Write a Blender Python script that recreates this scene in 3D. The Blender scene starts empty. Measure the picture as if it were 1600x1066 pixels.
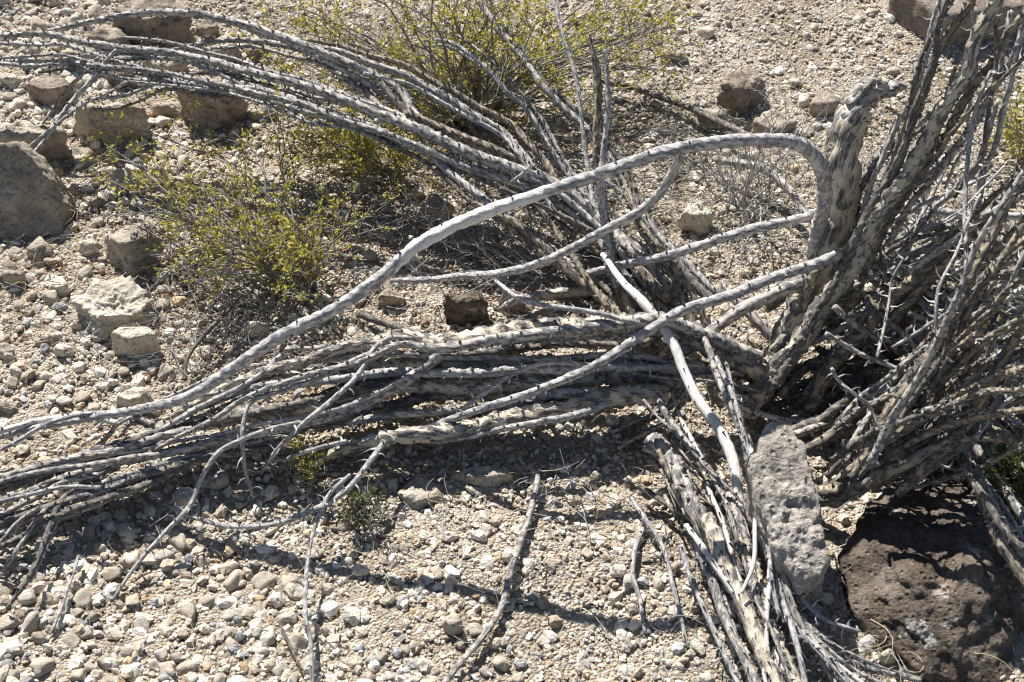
import bpy, bmesh, math
import numpy as np
from mathutils import Vector, Matrix

# ------------------------------------------------------------------ camera, sky, sun, exposure
SC = bpy.context.scene
COL = SC.collection
CAM_H, PITCH, FPX = 1.60, math.radians(42.0), 2000.0      # eye height, downward tilt, focal length in photo pixels
cam_d = bpy.data.cameras.new('camera'); cam = bpy.data.objects.new('camera', cam_d); COL.objects.link(cam)
cam.location = (0, 0, CAM_H); cam.rotation_euler = (math.pi / 2 - PITCH, 0, 0)
cam_d.sensor_width = 36.0; cam_d.lens = 36.0 * FPX / 1600.0
cam_d.clip_start = 0.05; cam_d.clip_end = 500.0
cam_d.dof.use_dof = True; cam_d.dof.focus_distance = 2.25; cam_d.dof.aperture_fstop = 11.0
SC.camera = cam

SUN_EL, SUN_AZ = math.radians(48.0), math.radians(-26.0)  # azimuth from +Y towards +X
W = bpy.data.worlds.new('World'); SC.world = W; W.use_nodes = True
nt = W.node_tree
sky = nt.nodes.new('ShaderNodeTexSky'); sky.sky_type = 'NISHITA'; sky.sun_disc = False
sky.sun_elevation = SUN_EL; sky.sun_rotation = SUN_AZ; sky.altitude = 900.0
bg = nt.nodes['Background']; bg.inputs['Strength'].default_value = 0.051
nt.links.new(sky.outputs[0], bg.inputs[0])
sun_d = bpy.data.lights.new('sun', 'SUN'); sun_d.energy = 5.0; sun_d.angle = math.radians(0.53); sun_d.color = (1.0, 0.968, 0.92)
sun = bpy.data.objects.new('sun', sun_d); COL.objects.link(sun)
sdir = Vector((math.sin(SUN_AZ) * math.cos(SUN_EL), math.cos(SUN_AZ) * math.cos(SUN_EL), math.sin(SUN_EL)))
sun.rotation_euler = (-sdir).to_track_quat('-Z', 'Y').to_euler(); sun.location = sdir * 20
vs = SC.view_settings
vs.view_transform = 'Standard'; vs.look = 'None'; vs.exposure = 1.0; vs.gamma = 1.0; vs.use_curve_mapping = False
SC.render.engine = 'CYCLES'
SC.cycles.use_denoising = True; SC.cycles.denoiser = 'OPENIMAGEDENOISE'; SC.cycles.denoising_input_passes = 'RGB_ALBEDO_NORMAL'; SC.cycles.denoising_prefilter = 'ACCURATE'
SC.cycles.max_bounces = 5; SC.cycles.diffuse_bounces = 3; SC.cycles.transparent_max_bounces = 4
SC.cycles.filter_width = 1.2

# ------------------------------------------------------------------ numeric helpers
RNG = np.random.default_rng(11)
_perm = np.random.default_rng(5).permutation(256); _perm = np.concatenate([_perm, _perm, _perm])
_g3 = np.random.default_rng(6).normal(size=(256, 3)); _g3 /= np.linalg.norm(_g3, axis=1)[:, None]

def pnoise(p):
    """Gradient noise, p (n,3) -> about -0.7..0.7"""
    p = np.asarray(p, float); i = np.floor(p).astype(int); f = p - i
    u = f * f * f * (f * (f * 6 - 15) + 10); i &= 255
    out = 0
    for dx in (0, 1):
        for dy in (0, 1):
            for dz in (0, 1):
                h = _perm[_perm[_perm[(i[:, 0] + dx) & 255] + ((i[:, 1] + dy) & 255)] + ((i[:, 2] + dz) & 255)]
                g = _g3[h]
                d = g[:, 0] * (f[:, 0] - dx) + g[:, 1] * (f[:, 1] - dy) + g[:, 2] * (f[:, 2] - dz)
                w = (u[:, 0] if dx else 1 - u[:, 0]) * (u[:, 1] if dy else 1 - u[:, 1]) * (u[:, 2] if dz else 1 - u[:, 2])
                out = out + w * d
    return out

def fbm(p, octv=3, gain=0.5):
    s, a = 0, 1.0; p = np.asarray(p, float)
    for k in range(octv):
        s = s + a * pnoise(p * 2 ** k + 17.3 * k); a *= gain
    return s

FW = np.array([0, math.cos(PITCH), -math.sin(PITCH)]); UP = np.array([0, math.sin(PITCH), math.cos(PITCH)])

def ghost_pit(x, y, cx, cy, rx, ry, d):
    return d * np.exp(-((x - cx) / rx) ** 2 - ((y - cy) / ry) ** 2)

def ground(x, y):
    """height of the ground (m), low frequencies only"""
    x = np.asarray(x, float); y = np.asarray(y, float); sh = x.shape
    xf, yf = np.ravel(x), np.ravel(y)
    p = np.stack([xf * 1.3, yf * 1.3, np.zeros_like(xf) + 3.7], 1)
    h = 0.045 * pnoise(p) + 0.022 * pnoise(p * 2.7 + 9)
    h = h + ghost_pit(xf, yf, 0.53, 1.62, 0.20, 0.13, -0.075)       # hollow where the crown tore out
    h = h + ghost_pit(xf, yf, 0.0, 1.66, 0.5, 0.10, 0.02)
    h = h + 0.05 * np.clip(yf - 2.4, 0, 50) + 0.03 * np.clip(-0.5 - xf, 0, 40)
    return h.reshape(sh)

_GX = np.arange(-3.0, 3.001, 0.02); _GY = np.arange(0.3, 7.001, 0.02)
_GZ = ground(*np.meshgrid(_GX, _GY))
def ground1(x, y):
    """the same height at one point, read from a table"""
    a = min(max((x + 3.0) / 0.02, 0), len(_GX) - 1.001); b = min(max((y - 0.3) / 0.02, 0), len(_GY) - 1.001)
    i, j = int(a), int(b); a -= i; b -= j
    return (_GZ[j, i] * (1 - a) + _GZ[j, i + 1] * a) * (1 - b) + (_GZ[j + 1, i] * (1 - a) + _GZ[j + 1, i + 1] * a) * b

def P(px, py, h=0.0):
    """the point h metres above the ground that lies on the line of sight through photo pixel (px, py)"""
    d = FW + (px - 800) / FPX * np.array([1, 0, 0]) + (533 - py) / FPX * UP
    z = h
    for _ in range(14):
        t = (CAM_H - z) / -d[2]
        q = np.array([0, 0, CAM_H]) + t * d
        z = 0.5 * z + 0.5 * (ground1(q[0], q[1]) + h)
    t = (CAM_H - z) / -d[2]
    return np.array([0, 0, CAM_H]) + t * d

def depth(q): return float((np.asarray(q) - np.array([0, 0, CAM_H])) @ FW)

def project(X):
    v = X - np.array([0, 0, CAM_H]); w = v @ FW
    return 800 + FPX * v[:, 0] / w, 533 - FPX * (v @ UP) / w

# ------------------------------------------------------------------ mesh helpers
def mesh_np(name, V, F, attrs=None, smooth=True):
    V = np.ascontiguousarray(V, np.float32); F = np.ascontiguousarray(F, np.int32)
    me = bpy.data.meshes.new(name)
    me.vertices.add(len(V)); me.vertices.foreach_set('co', V.ravel())
    n, k = F.shape
    me.loops.add(n * k); me.loops.foreach_set('vertex_index', F.ravel())
    me.polygons.add(n); me.polygons.foreach_set('loop_start', np.arange(0, n * k, k, dtype=np.int32))
    me.polygons.foreach_set('use_smooth', np.full(n, bool(smooth)))
    for an, (ty, arr) in (attrs or {}).items():
        a = me.attributes.new(an, ty, 'POINT')
        key = {'FLOAT': 'value', 'FLOAT_VECTOR': 'vector', 'FLOAT_COLOR': 'color'}[ty]
        a.data.foreach_set(key, np.ascontiguousarray(arr, np.float32).ravel())
    me.update(calc_edges=True); me.validate()
    return me

def link(name, me, mat=None, parent=None):
    o = bpy.data.objects.new(name, me); COL.objects.link(o)
    if mat and me is not None and not me.materials: me.materials.append(mat)
    if parent: o.parent = parent
    return o

def tag(o, label=None, cat=None, group=None, kind=None):
    if label: o['label'] = label
    if cat: o['category'] = cat
    if group: o['group'] = group
    if kind: o['kind'] = kind
    return o

def empty(name, loc, label, cat, group=None):
    o = bpy.data.objects.new(name, None); COL.objects.link(o); o.empty_display_size = 0.05
    o.location = Vector(loc); return tag(o, label, cat, group)

def attach(name, V, F, mat, parent, attrs=None, smooth=True, off=None):
    """mesh in world coordinates turned into a child of an Empty (no rotation) at its location"""
    off = np.array(parent.location) if off is None else off
    o = link(name, mesh_np(name, np.asarray(V) - off, F, attrs, smooth), mat, parent)
    return o

def ico(sub):
    bm = bmesh.new(); bmesh.ops.create_icosphere(bm, subdivisions=sub, radius=1.0)
    bm.verts.ensure_lookup_table()
    V = np.array([v.co[:] for v in bm.verts]); F = np.array([[v.index for v in f.verts] for f in bm.faces]); bm.free()
    return V / np.linalg.norm(V, axis=1)[:, None], F
ICO = {k: ico(k) for k in (1, 2, 3, 4, 5, 6)}
ICO[0] = (np.array([[1, 0, 0], [-1, 0, 0], [0, 1, 0], [0, -1, 0], [0, 0, 1], [0, 0, -1]], float), np.array([[0, 2, 4], [2, 1, 4], [1, 3, 4], [3, 0, 4], [2, 0, 5], [1, 2, 5], [3, 1, 5], [0, 3, 5]]))

# ------------------------------------------------------------------ materials
def nodes(name):
    m = bpy.data.materials.new(name); m.use_nodes = True
    t = m.node_tree; b = t.nodes['Principled BSDF']
    b.inputs['Specular IOR Level'].default_value = 0.25
    return m, t, b

def N(t, typ, **kw):
    n = t.nodes.new(typ)
    for k, v in kw.items():
        if k in n.inputs: n.inputs[k].default_value = v
        else: setattr(n, k, v)
    return n

def ramp(t, fac, stops):
    r = t.nodes.new('ShaderNodeValToRGB'); e = r.color_ramp.elements
    while len(e) < len(stops): e.new(0.5)
    for s, (p, c) in zip(e, stops):
        s.position = p; s.color = (c[0], c[1], c[2], 1) if hasattr(c, '__len__') else (c, c, c, 1)
    t.links.new(fac, r.inputs[0]); return r.outputs[0]

def mix(t, fac, a, b, mode='MIX'):
    n = t.nodes.new('ShaderNodeMix'); n.data_type = 'RGBA'; n.blend_type = mode
    for i, v in ((0, fac), (6, a), (7, b)):
        if hasattr(v, 'is_output') or isinstance(v, bpy.types.NodeSocket): t.links.new(v, n.inputs[i])
        elif i == 0: n.inputs[0].default_value = v
        else: n.inputs[i].default_value = (v[0], v[1], v[2], 1)
    return n.outputs[2]

def math_n(t, op, a, b=0.0):
    n = t.nodes.new('ShaderNodeMath'); n.operation = op
    for i, v in ((0, a), (1, b)):
        if isinstance(v, bpy.types.NodeSocket): t.links.new(v, n.inputs[i])
        else: n.inputs[i].default_value = v
    return n.outputs[0]

def bump(t, b, h, dist, strength=1.0):
    n = N(t, 'ShaderNodeBump', Strength=strength, Distance=dist)
    t.links.new(h, n.inputs['Height']); t.links.new(n.outputs[0], b.inputs['Normal'])

def rock_mat(name, lo, mid, hi, pit=0.6, scale=1.0, lichen=0.0, depth_=0.006):
    m, t, b = nodes(name); b.inputs['Roughness'].default_value = 0.92
    tc = N(t, 'ShaderNodeTexCoord'); oi = N(t, 'ShaderNodeObjectInfo')
    mp = N(t, 'ShaderNodeVectorMath', operation='ADD')
    t.links.new(tc.outputs['Object'], mp.inputs[0])
    sc = N(t, 'ShaderNodeVectorMath', operation='SCALE'); sc.inputs[0].default_value = (13.0, 7.0, 5.0)
    t.links.new(oi.outputs['Random'], sc.inputs['Scale']); t.links.new(sc.outputs[0], mp.inputs[1])
    co = mp.outputs[0]
    n1 = N(t, 'ShaderNodeTexNoise', Scale=16 * scale, Detail=5.0, Roughness=0.65); t.links.new(co, n1.inputs['Vector'])
    n2 = N(t, 'ShaderNodeTexNoise', Scale=130 * scale, Detail=4.0, Roughness=0.7); t.links.new(co, n2.inputs['Vector'])
    v1 = N(t, 'ShaderNodeTexVoronoi', Scale=95 * scale); t.links.new(co, v1.inputs['Vector'])
    base = ramp(t, n1.outputs[0], [(0.30, lo), (0.5, mid), (0.70, hi)])
    spk = ramp(t, n2.outputs[0], [(0.34, 0.45), (0.48, 1.0), (0.62, 1.0), (0.72, 1.3)])
    col = mix(t, 1.0, base, spk, 'MULTIPLY')
    if lichen > 0:
        n3 = N(t, 'ShaderNodeTexNoise', Scale=22 * scale, Detail=6.0, Roughness=0.75); t.links.new(co, n3.inputs['Vector'])
        f = ramp(t, n3.outputs[0], [(0.60, 0.0), (0.66, lichen)])
        col = mix(t, f, col, (0.42, 0.41, 0.38))
        n4 = N(t, 'ShaderNodeTexNoise', Scale=11 * scale, Detail=4.0); t.links.new(co, n4.inputs['Vector'])
        f2 = ramp(t, n4.outputs[0], [(0.63, 0.0), (0.72, 0.28)])
        col = mix(t, f2, col, (0.30, 0.17, 0.08))
    tint = N(t, 'ShaderNodeHueSaturation'); t.links.new(col, tint.inputs['Color'])
    t.links.new(math_n(t, 'ADD', math_n(t, 'MULTIPLY', oi.outputs['Random'], 0.35), 0.82), tint.inputs['Value'])
    t.links.new(tint.outputs[0], b.inputs['Base Color'])
    pits = ramp(t, v1.outputs['Distance'], [(0.0, 0.0), (0.35, 1.0)])
    h = math_n(t, 'ADD', math_n(t, 'MULTIPLY', n2.outputs[0], 0.9), math_n(t, 'MULTIPLY', pits, pit * 0.4))
    h = math_n(t, 'ADD', h, math_n(t, 'MULTIPLY', n1.outputs[0], 1.2))
    bump(t, b, h, depth_)
    return m

M = {}
M['rock_tan'] = rock_mat('tan_limestone', (0.24, 0.197, 0.15), (0.38, 0.325, 0.255), (0.50, 0.445, 0.365), 0.6, 1.0, 0.45)
M['rock_pale'] = rock_mat('pale_limestone', (0.36, 0.31, 0.24), (0.50, 0.45, 0.36), (0.60, 0.55, 0.46), 0.9, 0.8)
M['rock_grey'] = rock_mat('grey_pitted_limestone', (0.24, 0.21, 0.178), (0.41, 0.367, 0.318), (0.55, 0.503, 0.445), 1.8, 0.7, 0.0, 0.009)
M['rock_brown'] = rock_mat('brown_weathered_rock', (0.16, 0.127, 0.098), (0.27, 0.222, 0.175), (0.40, 0.342, 0.275), 0.7, 1.0, 0.5)
M['rock_dark'] = rock_mat('dark_volcanic_rock', (0.055, 0.043, 0.034), (0.115, 0.092, 0.072), (0.20, 0.165, 0.13), 1.6, 0.9, 0.8, 0.009)
M['stone'] = rock_mat('tan_stone', (0.37, 0.31, 0.235), (0.51, 0.445, 0.355), (0.62, 0.56, 0.465), 0.35, 0.06, 0.0, 0.003)
M['stone_pale'] = rock_mat('pale_stone', (0.47, 0.415, 0.335), (0.60, 0.55, 0.465), (0.69, 0.65, 0.575), 0.4, 0.06, 0.0, 0.003)

def gravel_mat(name):
    m, t, b = nodes(name); b.inputs['Roughness'].default_value = 0.95
    at = N(t, 'ShaderNodeAttribute', attribute_name='tone')
    ge = N(t, 'ShaderNodeNewGeometry')
    n = N(t, 'ShaderNodeTexNoise', Scale=220.0, Detail=3.0, Roughness=0.7); t.links.new(ge.outputs['Position'], n.inputs['Vector'])
    k = ramp(t, n.outputs[0], [(0.3, 0.62), (0.5, 1.0), (0.7, 1.18)])
    t.links.new(mix(t, 1.0, at.outputs['Color'], k, 'MULTIPLY'), b.inputs['Base Color'])
    bump(t, b, n.outputs[0], 0.0022)
    return m
M['gravel'] = gravel_mat('loose_gravel')

def ground_mat():
    m, t, b = nodes('dry_desert_soil'); b.inputs['Roughness'].default_value = 1.0
    ge = N(t, 'ShaderNodeNewGeometry'); co = ge.outputs['Position']
    n1 = N(t, 'ShaderNodeTexNoise', Scale=5.0, Detail=6.0, Roughness=0.6); t.links.new(co, n1.inputs['Vector'])
    n2 = N(t, 'ShaderNodeTexNoise', Scale=160.0, Detail=4.0, Roughness=0.7); t.links.new(co, n2.inputs['Vector'])
    v = N(t, 'ShaderNodeTexVoronoi', Scale=190.0); t.links.new(co, v.inputs['Vector'])
    base = ramp(t, n1.outputs[0], [(0.35, (0.31, 0.255, 0.18)), (0.5, (0.42, 0.355, 0.27)), (0.65, (0.50, 0.44, 0.35))])
    vc = ramp(t, v.outputs['Color'], [(0.0, 0.7), (1.0, 1.25)])
    col = mix(t, 1.0, base, vc, 'MULTIPLY')
    t.links.new(col, b.inputs['Base Color'])
    d = math_n(t, 'SUBTRACT', 1.0, v.outputs['Distance'])
    bump(t, b, math_n(t, 'ADD', d, n2.outputs[0]), 0.008)
    return m
M['ground'] = ground_mat()

def bark_mat(name, plate_lo, plate_hi, groove, bleach, cut=(0.45, 0.55), bare=False):
    """plates of grey bark over paler inner wood that shows in the furrows"""
    m, t, b = nodes(name); b.inputs['Roughness'].default_value = 0.85
    at = N(t, 'ShaderNodeAttribute', attribute_name='bark'); rd = N(t, 'ShaderNodeAttribute', attribute_name='ridge')
    co = at.outputs['Vector']
    n1 = N(t, 'ShaderNodeTexNoise', Scale=6.0, Detail=6.0, Roughness=0.75); t.links.new(co, n1.inputs['Vector'])
    n2 = N(t, 'ShaderNodeTexNoise', Scale=11.0, Detail=3.0, Roughness=0.7); t.links.new(co, n2.inputs['Vector'])
    n3 = N(t, 'ShaderNodeTexNoise', Scale=0.9, Detail=2.0); t.links.new(co, n3.inputs['Vector'])
    plate = ramp(t, n2.outputs[0], [(0.36, plate_lo), (0.64, plate_hi)])
    inner = ramp(t, n1.outputs[0], [(0.36, groove), (0.58, bleach)])
    s = math_n(t, 'ADD', math_n(t, 'MULTIPLY', rd.outputs['Fac'], 0.5), math_n(t, 'ADD', math_n(t, 'MULTIPLY', math_n(t, 'SUBTRACT', n1.outputs[0], 0.5), 1.9), 0.25))
    s = math_n(t, 'ADD', s, math_n(t, 'MULTIPLY', math_n(t, 'SUBTRACT', n3.outputs[0], 0.5), 0.6))
    f = ramp(t, s, [(cut[0], 0.0), (cut[1], 1.0)])
    col = mix(t, f, inner, plate)
    if bare:
        ba = N(t, 'ShaderNodeAttribute', attribute_name='bare')
        g = math_n(t, 'ADD', ba.outputs['Fac'], math_n(t, 'MULTIPLY', math_n(t, 'SUBTRACT', n3.outputs[0], 0.5), 1.3))
        wood = ramp(t, n2.outputs[0], [(0.30, (0.46, 0.42, 0.37)), (0.42, (0.76, 0.735, 0.70)), (0.7, (0.86, 0.84, 0.81))])
        col = mix(t, ramp(t, g, [(0.48, 0.0), (0.56, 1.0)]), col, wood)
    t.links.new(col, b.inputs['Base Color'])
    bump(t, b, n1.outputs[0], 0.0028)
    return m
M['g'] = bark_mat('grey_furrowed_bark', (0.055, 0.053, 0.054), (0.31, 0.30, 0.302), (0.32, 0.265, 0.205), (0.72, 0.675, 0.61), (0.45, 0.60))
M['c'] = bark_mat('cream_plated_bark', (0.042, 0.040, 0.040), (0.235, 0.226, 0.224), (0.40, 0.325, 0.225), (0.76, 0.69, 0.565), (0.48, 0.62))
M['b'] = bark_mat('brown_grey_bark', (0.042, 0.037, 0.034), (0.205, 0.186, 0.172), (0.28, 0.215, 0.145), (0.56, 0.475, 0.345), (0.42, 0.58))
M['s'] = bark_mat('silver_grey_bark', (0.09, 0.088, 0.093), (0.46, 0.45, 0.455), (0.40, 0.355, 0.305), (0.80, 0.77, 0.73), (0.42, 0.60))
M['a'] = bark_mat('silver_bark_worn_to_wood', (0.10, 0.097, 0.102), (0.47, 0.46, 0.465), (0.42, 0.375, 0.325), (0.80, 0.77, 0.735), (0.42, 0.60), True)
M['w'] = bark_mat('bleached_bare_wood', (0.55, 0.525, 0.505), (0.82, 0.80, 0.775), (0.62, 0.56, 0.48), (0.86, 0.84, 0.805), (0.40, 0.7))
M['d'] = bark_mat('dark_weathered_shaded_bark', (0.042, 0.040, 0.039), (0.195, 0.187, 0.184), (0.17, 0.14, 0.105), (0.42, 0.37, 0.30), (0.38, 0.56))  # dark weathered bark; its dark tone also paints shade on stems inside the bundles

def plain(name, col, rough=0.8, var=0.3):
    m, t, b = nodes(name); b.inputs['Roughness'].default_value = rough
    ge = N(t, 'ShaderNodeNewGeometry')
    n = N(t, 'ShaderNodeTexNoise', Scale=70.0, Detail=3.0); t.links.new(ge.outputs['Position'], n.inputs['Vector'])
    k = ramp(t, n.outputs[0], [(0.3, 1 - var), (0.7, 1 + var)])
    t.links.new(mix(t, 1.0, col, k, 'MULTIPLY'), b.inputs['Base Color'])
    return m
M['spine'] = plain('grey_spines', (0.38, 0.37, 0.36), 0.8, 0.4)
M['spine_dark'] = plain('dark_spine_stubs', (0.15, 0.145, 0.14), 0.85, 0.5)
M['twig'] = plain('grey_twigs', (0.30, 0.285, 0.265))
M['twig_pale'] = plain('pale_dry_twigs', (0.50, 0.46, 0.40))
M['straw'] = plain('dry_straw', (0.52, 0.43, 0.27))
M['bush_stem'] = plain('creosote_stem', (0.22, 0.20, 0.18))
M['litter'] = plain('fallen_leaf_litter', (0.33, 0.17, 0.07), 0.9, 0.5)

def leaf_mat(name, a, b2):
    m = bpy.data.materials.new(name); m.use_nodes = True; t = m.node_tree; b = t.nodes['Principled BSDF']
    b.inputs['Roughness'].default_value = 0.45
    at = N(t, 'ShaderNodeAttribute', attribute_name='tone')
    col = mix(t, at.outputs['Fac'], a, b2)
    t.links.new(col, b.inputs['Base Color'])
    tr = N(t, 'ShaderNodeBsdfTranslucent'); t.links.new(col, tr.inputs['Color'])
    mx = N(t, 'ShaderNodeMixShader'); mx.inputs[0].default_value = 0.48
    t.links.new(b.outputs[0], mx.inputs[1]); t.links.new(tr.outputs[0], mx.inputs[2])
    t.links.new(mx.outputs[0], t.nodes['Material Output'].inputs['Surface'])
    return m
M['leaf'] = leaf_mat('creosote_leaf', (0.22, 0.21, 0.035), (0.60, 0.53, 0.09))
M['leaf_green'] = leaf_mat('green_leaf', (0.06, 0.085, 0.018), (0.17, 0.20, 0.035))

# ------------------------------------------------------------------ ground
def axis(lo, hi, step, far):
    a = np.arange(lo, hi + 1e-6, step); s = step; L, R = [lo], [hi]
    while R[-1] < far: s *= 1.35; R.append(R[-1] + s); L.append(L[-1] - s)
    return np.concatenate([L[:0:-1], a, R[1:]])
gx, gy = axis(-1.7, 1.7, 0.0112, 120.0), axis(0.75, 3.75, 0.0112, 120.0)
X, Y = np.meshgrid(gx, gy); Z = ground(X, Y)
pp = np.stack([X.ravel(), Y.ravel(), np.zeros(X.size)], 1)
Z = Z + (0.010 * fbm(pp * 9, 2) + 0.007 * fbm(pp * 30 + 4, 2)).reshape(Z.shape)
nx = len(gx); idx = np.arange(X.size).reshape(X.shape)
Q = np.stack([idx[:-1, :-1], idx[:-1, 1:], idx[1:, 1:], idx[1:, :-1]], -1).reshape(-1, 4)
gr = link('ground', mesh_np('ground', np.stack([X.ravel(), Y.ravel(), Z.ravel()], 1), Q), M['ground'])
tag(gr, 'dry tan stony desert soil sloping under the gravel', 'ground', kind='structure')

# ------------------------------------------------------------------ rocks
def radial(U, n, d, p):
    a = np.clip(U @ n.T, 0, None) / d[None, :]
    return (np.power(a, p).sum(1)) ** (-1.0 / p)

def rand_planes(rng, k=13, lo=0.68, hi=1.0):
    n = rng.normal(size=(k, 3)); n /= np.linalg.norm(n, axis=1)[:, None]
    n = np.concatenate([n, np.array([[1, 0, 0], [-1, 0, 0], [0, 1, 0], [0, -1, 0], [0, 0, 1], [0, 0, -1]], float)])
    d = np.concatenate([rng.uniform(lo, hi, k), rng.uniform(0.85, 1.0, 6)])
    return n, d

def rough(V, c, amp, freq, seed, sz):
    """push the surface in and out along the rays from the centre: lumps, chips and pits"""
    D = V - c; L = np.linalg.norm(D, axis=1)[:, None]; D = D / L
    q = V * freq + seed * 3.1
    k = fbm(q, 4, 0.6) + 0.9 * np.minimum(0, pnoise(q * 2.3 + 5))
    k = k - 0.5 * np.abs(pnoise(q * 0.7 + 31)) - 0.9 * np.clip(pnoise(q * 1.1 + 77) - .12, 0, .25)     # broad chips
    st = np.floor((V[:, 2] * freq + 0.6 * pnoise(q * .5)) * .9)                                        # bedding ledges
    k = k + 0.25 * pnoise(np.stack([st * 3.7, st * 0 + seed, st * 0], 1))
    return V + D * (k * amp)[:, None]

def hull_rock(pts, sub, p, amp, freq, seed, cut=.86):
    pts = np.asarray(pts, float); lo, hi = pts.min(0), pts.max(0); c = (lo + hi) / 2; s = (hi - lo) / 2
    bm = bmesh.new()
    for q in (pts - c) / s: bm.verts.new(q)
    bmesh.ops.convex_hull(bm, input=bm.verts)
    bm.normal_update()
    cc = np.mean([v.co[:] for v in bm.verts], axis=0)
    n, d = [], []
    for f in bm.faces:
        nn = np.array(f.normal[:]); dd = float(nn @ np.array(f.verts[0].co[:]) - nn @ cc)
        if dd < 0: nn, dd = -nn, -dd
        if dd > 0.02 and f.calc_area() > 1e-5: n.append(nn); d.append(dd)
    bm.free()
    n, d = np.array(n), np.array(d)
    rg = np.random.default_rng(int(seed) + 500); m = rg.normal(size=(16, 3)); m /= np.linalg.norm(m, axis=1)[:, None]
    sup = (((pts - c) / s - cc) @ m.T).max(0)
    n = np.concatenate([n, m]); d = np.concatenate([d, np.maximum(sup * rg.uniform(cut, 1.02, 16), .1)])
    U, F = ICO[sub]
    V = (U * radial(U, n, d, p)[:, None] + cc) * s + c
    return rough(V, cc * s + c, amp, freq, seed, s), F

def rock_object(name, V, F, mat, label, cat='rock', group=None):
    base = np.array([V[:, 0].mean(), V[:, 1].mean(), V[:, 2].min()])
    o = link(name, mesh_np(name, V - base, F), M[mat]); o.location = base
    return tag(o, label, cat, group)

def low(pts, h=-0.05, k=0.0):
    """the same corners dropped into the ground"""
    out = []
    for q in pts:
        b = np.array(q); b[2] = ground1(b[0], b[1]) + h; out.append(b)
    return out

def corner_rock(corners, mat, label, seed, sub=5, p=26, amp=0.010, freq=14, back=None, drop=True, name='boulder', cat='rock', cut=.86):
    pts = [P(*c) for c in corners]
    if back is not None: pts = pts + [q + np.array(back) for q in pts]
    if drop: pts = pts + low(pts)
    V, F = hull_rock(pts, sub, p, amp, freq, seed, cut)
    return rock_object(name, V, F, mat, label, cat)

# pale pitted slab standing among the stems
corner_rock([(1174, 690, .195), (1190, 660, .205), (1222, 653, .205), (1260, 690, .195), (1272, 740, .175), (1300, 872, .12), (1290, 898, .11), (1250, 918, .10),
             (1218, 880, .11), (1186, 800, .145), (1168, 720, .185)], 'rock_grey', 'tall pale grey pitted slab standing beside the white bare stick', 3, sub=6, p=50, amp=0.012, freq=26,
            back=(0.015, 0.035, -0.16), drop=False, name='slab_rock', cut=.90)
# big dark rock in the lower right
corner_rock([(1390, 752, .03), (1500, 720, .04), (1530, 884, .105), (1340, 802, .05), (1306, 856, .035), (1314, 935, .02), (1380, 1008, .02), (1474, 1066, .015), (1600, 896, .07), (1580, 1072, .0),
             (1560, 800, .07), (1325, 990, -.05), (1440, 1085, -.05), (1604, 965, -.03), (1420, 735, -.05), (1606, 850, -.03)], 'rock_dark', 'big dark brown rough rock with white lichen specks under the fan of stems', 5, sub=6, p=60, amp=0.017, freq=22, drop=False, cut=.93)
corner_rock([(-80, 236, .155), (24, 220, .175), (66, 262, .13), (108, 326, .035), (100, 366, .0), (30, 380, -.01), (-80, 384, -.01)], 'rock_tan', 'large tan wedge boulder with sloping lit ridge cut by the left edge', 7, sub=6, amp=0.010, freq=22, p=90, back=(0.0, 0.05, -0.03), drop=False, cut=.98)

def block(xl, xr, yt, ym, yb, mat, label, seed, sub=4, p=34, amp=0.017, freq=22, name='boulder', skew=0.0):
    """an irregular block: its flat top runs in the picture from yt (back) to ym (front edge), its front face from ym to yb"""
    rg = np.random.default_rng(seed + 70); xm = (xl + xr) / 2; w = xr - xl
    dq = depth(P(xm, yb, 0)); hz = (yb - ym) * dq / (FPX * math.cos(PITCH + math.atan((yb - 533) / FPX)))
    def q(x, y, h): return P(x + rg.normal() * w * .03, y + rg.normal() * (yb - yt) * .03, h * rg.uniform(.9, 1.08))
    back = max(ym - yt, 6)
    top = [q(xl + w * .22, yt + back * .3, hz), q(xl + w * .55, yt, hz * 1.06), q(xr - w * .15, yt + back * .35, hz * .95), q(xl + w * .02, ym - back * .25, hz * .92), q(xl + w * .35, ym + back * .1, hz), q(xr - w * .3, ym, hz * 1.02), q(xr - w * .0, ym - back * .1 + skew, hz * .8)]
    bot = [P(xl + w * .06, yb - back * .15, -.02), P(xl + w * .4, yb, -.02), P(xr - w * .25, yb, -.02), P(xr - w * .02, yb - back * .3, -.02)]
    V, F = hull_rock(top + bot + low(top, -.04), sub, p, amp, freq, seed)
    return rock_object(name, V, F, mat, label)

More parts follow.
